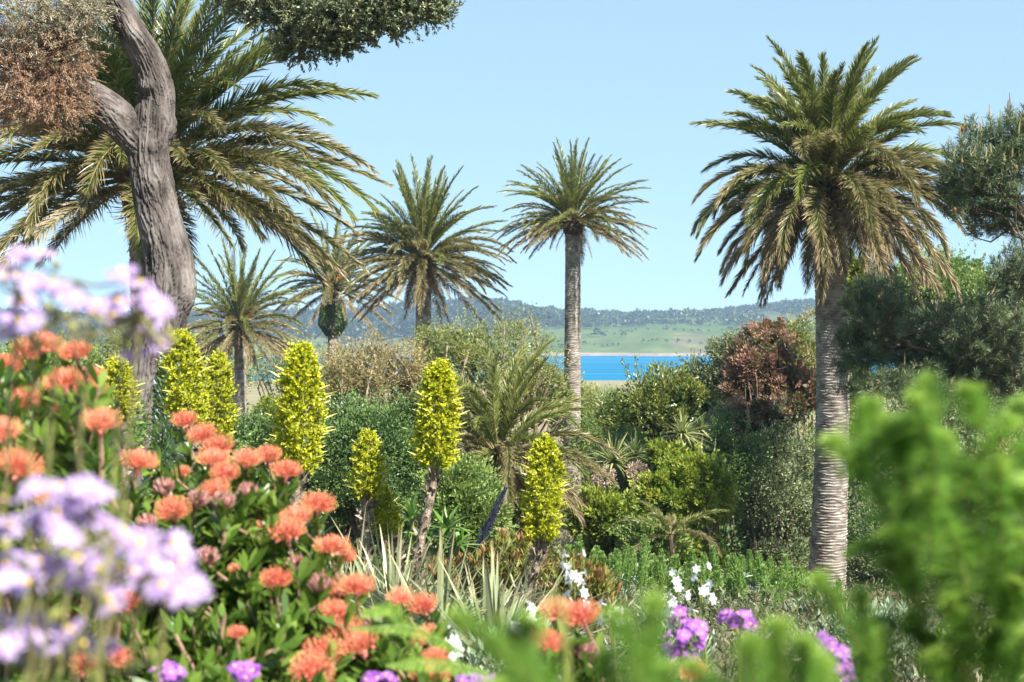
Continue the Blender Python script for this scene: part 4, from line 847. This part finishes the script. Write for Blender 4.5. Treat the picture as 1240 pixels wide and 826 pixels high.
# ------------------------------------------------------------------ white flower spikes
def white_flower():
    mb = MB(); az = np.arange(6) * 1.0472
    d = np.stack([np.cos(az), np.sin(az), np.full(6, .55)], 1)
    blades(mb, d * .004 + [0, 0, .025], d, .032, .017, rng.random(6), droop=.35, seg=3, side=np.stack([-np.sin(az), np.cos(az), 0 * az], 1), prof=[.5, 1, .9, .1])
    tube(mb, [[0, 0, -.01], [0, 0, .012], [0, 0, .03]], [.003, .004, .008], 6); return mb.mesh('flower', [MT['white_petal']])
WF = white_flower()
for i, (px, top, bot, d, nf, lab) in enumerate([
        (697, 665, 740, 6.2, 13, 'white flower spike above the pair of coral flowers'), (823, 695, 745, 6.5, 7, 'white flower spike just left of its twin above the purple blooms'),
        (851, 686, 740, 6.6, 10, 'taller white twin spike above the purple blooms'), (636, 735, 768, 5.6, 7, 'white flower spike behind the nearest blurred shoot'),
        (540, 765, 795, 5, 9, 'white flower spike among the low coral flowers'), (742, 730, 760, 6.2, 6, 'half hidden white flower spike beside the middle blurred shoot')]):
    reseed(860 + i); g = G(px, d); root = thing('white_flower_spike', lab, 'flower', g, 'white flower spikes'); T = P(px - 3, top, d); Bp = P(px, bot, d)
    mb = MB(); pts = spline([g, (g + Bp) / 2 + [.02, 0, 0], Bp, T], 20); tube(mb, pts, np.linspace(.007, .003, 20), 6); az = rng.uniform(0, 6.28, 6)
    mb.build('stem', MT['green_stem'], root, g); 
    for q in range(6): mb = MB(); rosette(mb, g, 1, .55, .03, 870 + i * 7 + q, 55, 85, .15); link('leaf', mb.mesh('leaf', [MT['lance']], g), root, (0, 0, 0), (0, 0, q * 1.05))
    for j in range(nf):
        u = (j + .5) / nf; p = Bp + (T - Bp) * min(1, u + rng.normal(0, .04)); a = rng.uniform(0, 6.28); dv = np.array([math.cos(a), math.sin(a) * .7 - .35, rng.uniform(0, .6)])
        link('flower', WF, root, p + unit(dv) * .028 - g, aim(dv, rng.uniform(0, 6)), (1.15 - .5 * u) * rng.uniform(.8, 1.05))

# ------------------------------------------------------------------ coral pincushion shrubs
def pin_head(seed, n=270, Rd=.058, flat=.72):
    reseed(seed); mb = MB()
    i = np.arange(n); z = 1 - (i + .5) / n * 1.12; z = np.clip(z, -.25, 1); az = i * 2.39996 + rng.normal(0, .12, n); s = np.sqrt(np.clip(1 - z * z, 0, 1))
    O = np.stack([s * np.cos(az), s * np.sin(az), z], 1)
    b = O * [.35, .35, .25] * Rd
    d = unit(O * [1, 1, .8] + [0, 0, .18]); inw = -unit(np.stack([np.cos(az), np.sin(az), 0 * az - .6], 1) * np.clip(s, .1, 1)[:, None])
    Ls = Rd * rng.uniform(.85, 1.05, n) * np.where(z > .6, .72, 1.0)
    t = np.linspace(0, 1, 5); w_ = np.array([1, .9, .8, .75, 1.0]) * .0023
    sp = b[:, None] + d[:, None] * (Ls[:, None] * t)[..., None] + (inw * [1, 1, 1])[:, None] * (Ls[:, None] * .3 * t ** 3)[..., None]
    sp[..., 2] *= flat + .1
    sd = unit(np.cross(d, rand_unit(n))); off = sd[:, None] * w_[None, :, None] / 2
    v = np.stack([sp - off, sp + off], 2); q = np.stack([np.arange(4) * 2, np.arange(4) * 2 + 1, np.arange(4) * 2 + 3, np.arange(4) * 2 + 2], 1)
    f = (i[:, None, None] * 10 + q[None]).reshape(-1, 4)
    low = np.clip(.75 - z, 0, 1)
    tp = np.broadcast_to((low[:, None] * (.35 + .65 * t))[:, :, None], (n, 5, 2)); mb.add(v, f, np.repeat(rng.random(n) * .6, 10) + np.tile(np.repeat(t, 2), n) * .4, tp.reshape(-1), 0)
    # little knobs at the style ends
    e = sp[:, -1]; cards(mb, e - d * .002, d,   .0045, .0034, rng.random(n), np.clip(low + .35, 0, 1), 0); cards(mb, e - d * .002, d, .0045, .0034, rng.random(n), np.clip(low * 1.0, 0, 1), 0)
    # curled perianth tufts inside
    k = 70; u = rand_unit(k); u[:, 2] = np.abs(u[:, 2]); cards(mb, u * Rd * [.55, .55, .42], u + rng.normal(0, .5, (k, 3)), .02, .01, rng.random(k), mat=1)
    tube(mb, [[0, 0, -.03], [0, 0, 0], [0, 0, Rd * .35]], [.006, .014, .01], 8, .5, 0, 1)
    return mb.mesh('flower_head', [MT['pin_style'], MT['pin_core']])
PH = [pin_head(900 + i, Rd=.057 + .003 * (i % 2), flat=.8 + .07 * (i % 3)) for i in range(4)]
def pin_bud():
    reseed(910); mb = MB(); n = 160; u = rand_unit(n); u = u[u[:, 2] > -.5]; n = len(u)
    blades(mb, u * [.02, .02, .02], u * .5 + [0, 0, .75], .03, .006, rng.random(n), droop=.0, seg=2, prof=[.7, 1, .4]); tube(mb, [[0, 0, -.02], [0, 0, 0], [0, 0, .022], [0, 0, .034]], [.006, .019, .02, .004], 9, .3); return mb.mesh('flower_bud', [MT['pin_bud']])
PB = pin_bud()
PIN_L = [(7, 450, 4.0, 1), (51, 424, 4.0, 1.05), (92, 431, 4.1, .9), (78, 468, 3.9, 1), (104, 483, 4.0, 1), (25, 492, 3.9, 1.05), (112, 462, 4.2, .8), (73, 495, 4.3, .9), (122, 517, 3.7, 1.05), (3, 528, 3.6, 1), (21, 571, 3.5, 1), (30, 428, 4.3, .8), (60, 505, 4.4, .8)]
PIN_M = [(224, 512, 5.2, .9), (246, 531, 5.1, .95), (266, 547, 5.0, 1), (167, 565, 4.4, 1.0), (210, 623, 4.2, .95), (261, 598, 4.6, 1), (220, 574, 5.0, .6), (258, 562, 4.8, 1), (272, 577, 4.7, .9), (299, 560, 4.9, 1), (325, 556, 5.0, 1), (346, 575, 4.9, .95),
         (385, 615, 4.7, 1.05), (332, 627, 4.8, .8), (361, 631, 4.6, .95), (348, 650, 4.5, 1), (402, 668, 4.4, .95), (412, 678, 4.5, .95), (334, 706, 4.2, .9), (432, 715, 4.3, 1), (409, 720, 4.4, .95), (406, 746, 4.2, 1.0), (419, 773, 4.1, 1.1), (438, 787, 4.0, 1.1),
         (390, 798, 3.9, 1.1), (376, 818, 3.8, 1.1), (105, 810, 3.7, .9), (134, 800, 3.8, .9), (154, 734, 3.9, .9), (96, 745, 3.8, .8), (65, 610, 3.6, 1), (485, 727, 4.6, .8), (513, 737, 4.5, .9), (517, 775, 4.3, .85), (528, 802, 4.1, .85), (513, 822, 3.9, .9), (532, 823, 4.0, .8), (284, 690, 4.4, .4), (313, 640, 4.7, .45), (287, 770, 4.0, .6)]
PIN_R = [(675, 745, 4.0, .95), (706, 750, 4.0, .95), (661, 783, 3.8, .85), (841, 817, 3.6, .75)]
def pin_leaves(mb, p, ax, n, ln, sc_=1.0):
    t = rng.random(n) ** .8; az = rng.uniform(0, 6.28, n); A = unit(np.cross(ax, [0, 1., .3])); Bv = np.cross(ax, A)
    O = A * np.cos(az)[:, None] + Bv * np.sin(az)[:, None]; pos = p - ax * (t * ln)[:, None] + O * .006
    d = unit(O * (.55 + .35 * t)[:, None] + ax * .8 + rng.normal(0, .12, (n, 3)))
    side = unit(np.cross(d, ax + rng.normal(0, .25, (n, 3))))
    blades(mb, pos, d, .082 * sc_ * rng.uniform(.65, 1.15, n), .022 * sc_, rng.random(n), droop=rng.normal(.05, .12, n), seg=4, side=side, prof=[.35, .8, 1, .85, .15])
def pincushion(label, heads, base, extra, seed, buds=()):
    """extra: leafy shoots without flowers (px, py, d); every shoot runs from the shrub's foot"""
    g = np.array([base[0], base[1], float(ground(base[0], base[1]))]); root = thing('pincushion_shrub', label, 'flowering shrub', g); reseed(seed); mb, mw = MB(), MB(); todo = []
    for k, (px, py, d, s) in enumerate(heads):
        p = P(px, py, d); ax = unit(np.array([rng.normal(0, .22), rng.normal(-.22, .2), 1.0])); todo.append((p, ax, 'h', s))
    for px, py, d in buds: todo.append((P(px, py, d), unit(np.array([rng.normal(0, .2), -.15, 1.])), 'b', 1))
    for px, py, d in extra: todo.append((P(px, py, d), unit(np.array([rng.normal(0, .35), rng.normal(-.25, .25), 1.])), 'l', 1))
    for p, ax, kind, s in todo:
        q = p - ax * .2; tube(mw, spline([p - ax * .012, q, (q * .55 + g * .45) + rng.normal(0, .05, 3), g + rng.normal(0, .12, 3) * [1, 1, 0]], 12), np.linspace(.005, .012, 12), 5, rng.random())
        pin_leaves(mb, p - ax * (.03 if kind == 'h' else .0), ax, 52 if kind != 'h' else 46, .30)
        if kind == 'h': link('flower_head', PH[int(rng.integers(4))], root, p - g, aim(ax, rng.uniform(0, 6)), s * rng.uniform(.82, 1.0))
        if kind == 'b': link('flower_bud', PB, root, p - g, aim(ax), 1.0)
    mb.build('foliage', MT['pin_leaf'], root, g); mw.build('branch', MT['pin_stem'], root, g)
reseed(930)
ex = []
edge = lambda px: np.interp(px, [0, 150, 185, 240, 330, 390, 440, 540], [560, 570, 535, 545, 580, 640, 710, 760])
while len(ex) < 330:
    px = rng.uniform(-40, 545); py = rng.uniform(530, 900)
    if py > edge(px) + 18: ex.append((px, py, 4.9 - (py - 540) / 300 * 1.3 + rng.uniform(0, .5)))
pincushion('wide coral pincushion shrub covered in flower heads, lower left to centre', PIN_M, (-1.15, 4.7), ex, 931, [(239, 610, 4.5), (271, 612, 4.4), (387, 712, 4.3), (256, 608, 4.6), (200, 595, 4.7), (300, 600, 4.8), (360, 690, 4.5), (318, 675, 4.6), (250, 680, 4.3), (455, 760, 4.2), (180, 640, 4.3)])
ex = [(px, py, 3.7 + rng.uniform(0, .8)) for px, py in zip(rng.uniform(-40, 170, 130), rng.uniform(450, 640, 130)) if py > 430 + abs(px - 60) * .35 and px < 128]
pincushion('taller coral pincushion shrub at the far left behind the lilac daisies', PIN_L, (-1.5, 4.2), ex, 932, [(235, 640, 4.3)][:0])
ex = [(px, py, 3.9 + rng.uniform(-.2, .2)) for px, py in zip(rng.uniform(640, 730, 12), rng.uniform(775, 860, 12))]
pincushion('small coral pincushion shrub with a pair of blooms between the blurred shoots', PIN_R[:3], (.18, 4.0), ex, 933, [(708, 795, 3.9)])
pincushion('single coral pincushion bloom below the purple flowers', PIN_R[3:], (.5, 3.6), [(850, 850, 3.6), (830, 850, 3.6)], 934)

# ------------------------------------------------------------------ purple blooms
def floret(mat, eye):
    mb = MB(); az = np.arange(5) * 1.2566; d = np.stack([np.cos(az), np.sin(az), np.full(5, .3)], 1)
    blades(mb, d * .002, d, .016, .013, rng.random(5), droop=.3, seg=3, side=np.stack([-np.sin(az), np.cos(az), 0 * az], 1), prof=[.4, 1, 1, .3]); tube(mb, [[0, 0, 0], [0, 0, .004]], [.004, .002], 6, mat=1); return mb.mesh('flower', [MT[mat], MT[eye]])
reseed(940); PF = floret('purple', 'daisy_eye')
for i, (px, py, d, rx, ry, nf, lab) in enumerate([
        (829, 765, 4.2, 27, 42, 44, 'tall cluster of purple blooms below the white twin spikes'), (895, 750, 4.4, 24, 13, 18, 'small flat purple cluster right of the tall purple one'),
        (1013, 795, 3.6, 24, 32, 34, 'slanting purple cluster at lower right beside blurred shoots'), (295, 812, 3.4, 18, 8, 12, 'few purple blooms at the bottom under the coral shrub'), (200, 815, 3.4, 22, 10, 12, 'few purple blooms at the bottom near the lilac daisies'),
        (462, 822, 3.6, 22, 6, 14, 'purple blooms at the bottom edge left of centre'), (575, 824, 3.6, 26, 6, 14, 'purple blooms at the bottom edge beside the nearest blurred shoot')]):
    reseed(950 + i); g = G(px, d); c = P(px, py, d); root = thing('purple_flower', lab, 'flower', g); mb = MB()
    for j in range(nf):
        u = rand_unit(1)[0]; rr = rng.random() ** .4; sl = u[0] * .7 if i == 2 else 0; p = c + np.array([u[0] * M(rx, d), u[1] * M(rx, d), (u[2] * (.6 if i == 2 else 1) - sl) * M(ry, d)]) * rr
        dv = u * .6 + np.array([0, -.5, .5]); link('flower', PF, root, p - g, aim(dv + rng.normal(0, .35, 3), rng.uniform(0, 6)), rng.uniform(.8, 1.35))
        if j % 3 == 0: tube(mb, spline([p, p * .5 + c * .5 - [0, 0, .02], c - [0, 0, M(ry, d) + .03]], 6), .0018, 4)
    tube(mb, spline([c - [0, 0, M(ry, d) + .03], (c + g) / 2, g], 10), .005, 5); mb.build('stem', MT['green_stem'], root, g)

# ------------------------------------------------------------------ fern fronds
g = G(470, 3.3); root = thing('fern', 'bright green fern fronds reaching in at the bottom centre', 'fern', g)
for i, (a, b_) in enumerate([((560, 790), (425, 762)), ((590, 815), (470, 806)), ((520, 830), (440, 745))]):
    reseed(965 + i); mb = MB(); p = spline([P(*a, 3.3), P((a[0] + b_[0]) / 2, min(a[1], b_[1]) - 2, 3.25), P(*b_, 3.2)], 30); tube(mb, p, np.linspace(.003, .001, 30), 4)
    T = unit(np.gradient(p, axis=0)); S = unit(np.cross(T, [0, -.6, 1.]));
    for sd in (-1, 1): blades(mb, p, S * sd * .8 + T * .5, .036 * np.sin(np.linspace(.5, 2.9, 30)), .007, rng.random(30), droop=.1, seg=3, side=T)
    mb.build('frond', MT['fern'], root, g)

# ------------------------------------------------------------------ blurred green shoots near the lens
def shoot_mesh(seed, H=.3, n=820):
    reseed(seed); mb = MB(); bend = rng.normal(0, .13, 2); t = 1 - rng.random(n) ** 1.7; f = lambda t: np.stack([bend[0] * t ** 2 * H * 2, bend[1] * t ** 2 * H * 2, t * H], -1)
    tube(mb, f(np.linspace(0, 1, 10)), np.linspace(.003, .0012, 10), 6, mat=1)
    az = rng.uniform(0, 6.28, n); O = np.stack([np.cos(az), np.sin(az), 0 * az], 1); open_ = np.interp(t, [0, .8, 1], [1.25, .85, .25])
    blades(mb, f(t), O * open_[:, None] + [0, 0, .55] + rng.normal(0, .3, (n, 3)), rng.uniform(.018, .046, n) * np.interp(t, [0, .6, 1], [1.25, 1.0, .85]), .0022, rng.random(n), droop=.0, seg=2, prof=[.7, 1, .2], tip=np.clip((t - .55) * 2 + rng.normal(0, .15, n), 0, 1))
    return mb.mesh('shoot', [MT['shoot_leaf'], MT['shoot_stem']])
SM = [shoot_mesh(970 + i) for i in range(4)]
def shoots(label, stems, sh, d, foot, seed, sprig=1, fat=.95):
    """stems: woody px paths; sh: (base px,py, tip px,py, dd)"""
    g = np.array([(foot - HX) / F * d, d, float(ground((foot - HX) / F * d, d))]); root = thing('green_shoot_shrub', label, 'shrub', g); reseed(seed); mb = MB()
    for path in stems:
        pts = [P(x, y, d + .14) for x, y in path]; tube(mb, spline([g] + pts, 20), np.linspace(.0035, .0018, 20), 6)
    mb.build('stem', MT['shoot_stem'], root, g)
    sh = list(sh)
    for bx, by, tx, ty, dd in list(sh):       # short side sprigs
        for q in range(sprig):
            u = rng.uniform(.25, .8); mx_, my_ = bx + (tx - bx) * u, by + (ty - by) * u
            sh.append((mx_, my_, mx_ + rng.normal(0, 30), my_ - rng.uniform(40, 75), dd + rng.normal(0, .04)))
    for bx, by, tx, ty, dd in sh:
        a = P(bx, by, d + dd); b_ = P(tx, ty + 22, d + dd + rng.normal(0, .02)); ln = float(np.linalg.norm(b_ - a)); s = ln / .3
        link('shoot', SM[int(rng.integers(4))], root, a - g, aim(b_ - a, rng.uniform(0, 6)), (fat if s > .7 else max(.55, s * 1.35) * fat / .9,) * 2 + (s,))
sh = [(1075, 640, 1012, 490, .05), (1085, 600, 1068, 478, .1), (1120, 600, 1132, 455, 0), (1150, 600, 1188, 470, .05), (1190, 600, 1228, 475, .1), (1100, 640, 1100, 500, .08), (1165, 640, 1160, 500, .1), (1120, 700, 1105, 560, 0), (1160, 720, 1150, 570, .05),
      (1200, 700, 1205, 540, .05), (1090, 720, 1060, 590, .12), (1060, 590, 1022, 505, .1), (1140, 660, 1130, 520, .15), (1210, 650, 1215, 520, .15), (1230, 690, 1235, 560, .1), (1110, 760, 1075, 640, .1), (1165, 800, 1120, 690, .1), (1180, 820, 1210, 690, .08), (1195, 780, 1235, 660, .1),
      (1085, 680, 1055, 545, .15), (1130, 740, 1160, 620, .12), (1175, 760, 1190, 610, .15), (1240, 760, 1245, 620, .1), (1130, 820, 1085, 720, .12), (1200, 860, 1240, 740, .05), (1150, 860, 1110, 760, .1)]
shoots('tall blurred bright green feathery shoots close up at the right', [[(1180, 900), (1165, 760), (1150, 680), (1130, 600)], [(1170, 800), (1185, 680), (1195, 600)], [(1160, 760), (1100, 680), (1070, 600)]], [(a + 12, b, c + 12, e + 6, f) for a, b, c, e, f in sh], 1.55, 1185, 980, 1, 1.2)
shoots('blurred green feathery shoot leaning left at the bottom centre', [[(690, 880), (640, 800), (600, 740)]], [(640, 800), (600, 760)] and [(668, 850, 568, 708, 0), (700, 880, 610, 770, .05), (720, 880, 650, 790, .06), (680, 900, 590, 800, .08)], 1.15, 700, 981)
shoots('upright blurred green feathery shoot left of the purple blooms', [[(790, 900), (780, 820), (765, 750)]], [(785, 850, 758, 712, 0), (790, 860, 772, 722, .06), (760, 880, 735, 770, .08), (810, 880, 800, 780, .08)], 1.15, 790, 982, 0, 1.0)
shoots('low wide blurred green feathery shoots between the purple clusters', [[(950, 900), (930, 820)]], [(930, 880, 880, 765, 0), (940, 870, 935, 735, .03), (960, 880, 985, 750, .05), (920, 900, 860, 800, .06), (980, 900, 1010, 790, .08), (900, 900, 870, 770, .1), (950, 900, 960, 760, .1)], 1.2, 945, 983, 0, 1.1)
shoots('dim blurred green feathery shoots at mid right above the slanting purple cluster', [[(1050, 900), (1040, 780), (1020, 720)]], [(1045, 790, 995, 680, 0), (1060, 820, 1030, 700, .05), (1075, 860, 1060, 745, .08), (1045, 850, 1020, 760, .05)], 1.6, 1060, 984, 0, 1.05)

# ------------------------------------------------------------------ lilac daisies near the lens
def daisy(seed):
    reseed(seed); mb = MB(); n = 12; az = np.arange(n) * 6.2832 / n + rng.normal(0, .08, n); d = np.stack([np.cos(az), np.sin(az), np.full(n, .12)], 1)
    blades(mb, d * .004, d, rng.uniform(.021, .026, n), .0095, rng.random(n), droop=rng.uniform(.0, .35, n), seg=4, side=np.stack([-np.sin(az), np.cos(az), 0 * az], 1), prof=[.5, .9, 1, .85, .35])
    tube(mb, [[0, 0, -.02], [0, 0, -.012], [0, 0, -.002]], [.0015, .004, .0055], 7, .5, 0, 1)
    return mb.mesh('flower', [MT['lilac'], MT['daisy_bud']])
mbe = MB(); tube(mbe, [[0, 0, -.004], [0, 0, 0], [0, 0, .003], [0, 0, .005]], [.004, .006, .0055, .001], 10); EYE = mbe.mesh('flower_centre', [MT['daisy_eye']], smooth=True)
DS = [daisy(990 + i) for i in range(3)]
mbd = MB(); tube(mbd, [[0, 0, -.012], [0, 0, -.004], [0, 0, .003], [0, 0, .008]], [.0015, .0055, .006, .002], 8, .5); BUD = mbd.mesh('flower_bud', [MT['daisy_bud']], smooth=True)
def daisies(label, d, foot, fl, buds, seed, joints):
    reseed(seed); g = np.array([(foot - HX) / F * d, d, float(ground(0, d))]); root = thing('daisy_plant', label, 'flowering plant', g); mb, ml = MB(), MB(); J = [P(x, y, d + rng.normal(0, .04)) for x, y in joints]
    for j in J: tube(mb, spline([g, g * .4 + j * .6 + rng.normal(0, .02, 3), j], 16), np.linspace(.0035, .002, 16), 6, rng.random())
    for kind, L2 in (('flower', fl), ('flower_bud', buds)):
        for px, py in L2:
            p = P(px, py, d + rng.uniform(-.1, .12)); q = min(J, key=lambda a: np.linalg.norm(a - p)); dv = np.array([rng.normal(0, .4), rng.normal(-.6, .4), 1.0])
            tube(mb, spline([q, (p + q) / 2 - [0, 0, .012], p - unit(dv) * .015], 8), np.linspace(.0022, .0014, 8), 5, rng.random())
            fo = link(kind, DS[int(rng.integers(3))] if kind == 'flower' else BUD, root, p - g, aim(dv, rng.uniform(0, 6)), rng.uniform(.6, .86))
            if kind == 'flower': link('flower_centre', EYE, fo)
    for j in J:
        rosette(ml, j - [0, 0, .16], 5, .045, .01, int(seed + abs(j[0]) * 1000) % 9999, 0, 60, .3)
    mb.build('stem', MT['daisy_stem'], root, g); ml.build('foliage', MT['pin_leaf'], root, g)
k = .339
UP = [(75, 85), (140, 75), (60, 160), (120, 185), (10, 160), (215, 205), (262, 235), (85, 245), (60, 320), (20, 360), (110, 320), (345, 262), (420, 250), (330, 292), (430, 140), (500, 185), (545, 235), (520, 262), (510, 365), (575, 400), (480, 440), (400, 300), (190, 190), (30, 130), (440, 160), (565, 270), (530, 340)]
UP = [(x * k, 280 + y * k) for x, y in UP]
UB = [(200, 120), (170, 270), (150, 330), (300, 330), (380, 350), (420, 330), (540, 330), (600, 360), (240, 300), (280, 240), (100, 370), (330, 350), (470, 320), (410, 390), (620, 390), (190, 330), (260, 340), (60, 400), (140, 400)]
UB = [(x * k, 280 + y * k) for x, y in UB]
daisies('taller lilac daisy plant blurred close up at the left, above the coral flowers', 1.65, 20, UP, UB, 1000, [(40, 400), (70, 380), (110, 400), (150, 400), (20, 350), (170, 380), (90, 340)])
LO = [(110, 130), (230, 150), (300, 170), (360, 150), (200, 220), (255, 200), (30, 270), (20, 400), (140, 390), (200, 400), (100, 470), (40, 460), (300, 430), (350, 420), (390, 530), (440, 290), (400, 340), (560, 310), (620, 330), (530, 390), (600, 420), (640, 445), (690, 470), (690, 520), (580, 480), (480, 430), (230, 290), (60, 650), (220, 700), (380, 700), (150, 210), (330, 240), (10, 180), (280, 390), (240, 450), (340, 480), (640, 510), (650, 400), (500, 330), (440, 420), (20, 600), (120, 620), (160, 690), (250, 640), (70, 700), (150, 430), (320, 130), (210, 130), (400, 560), (180, 240), (520, 450), (20, 690), (300, 690), (270, 160), (350, 390)]
LO = [(x * k, 546 + y * k) for x, y in LO]
LB = [(x * k, 546 + y * k) for x, y in [(450, 200), (60, 560), (430, 540), (540, 730), (580, 720), (20, 330), (350, 300), (100, 560), (200, 580), (300, 620), (520, 510), (460, 770), (130, 750), (40, 760)]]
daisies('lower lilac daisy plant with dense blurred blooms in the bottom left', 1.4, 10, LO, LB, 1010, [(40, 700), (80, 690), (120, 690), (60, 640), (170, 700), (200, 720), (90, 780), (40, 800), (130, 640)])
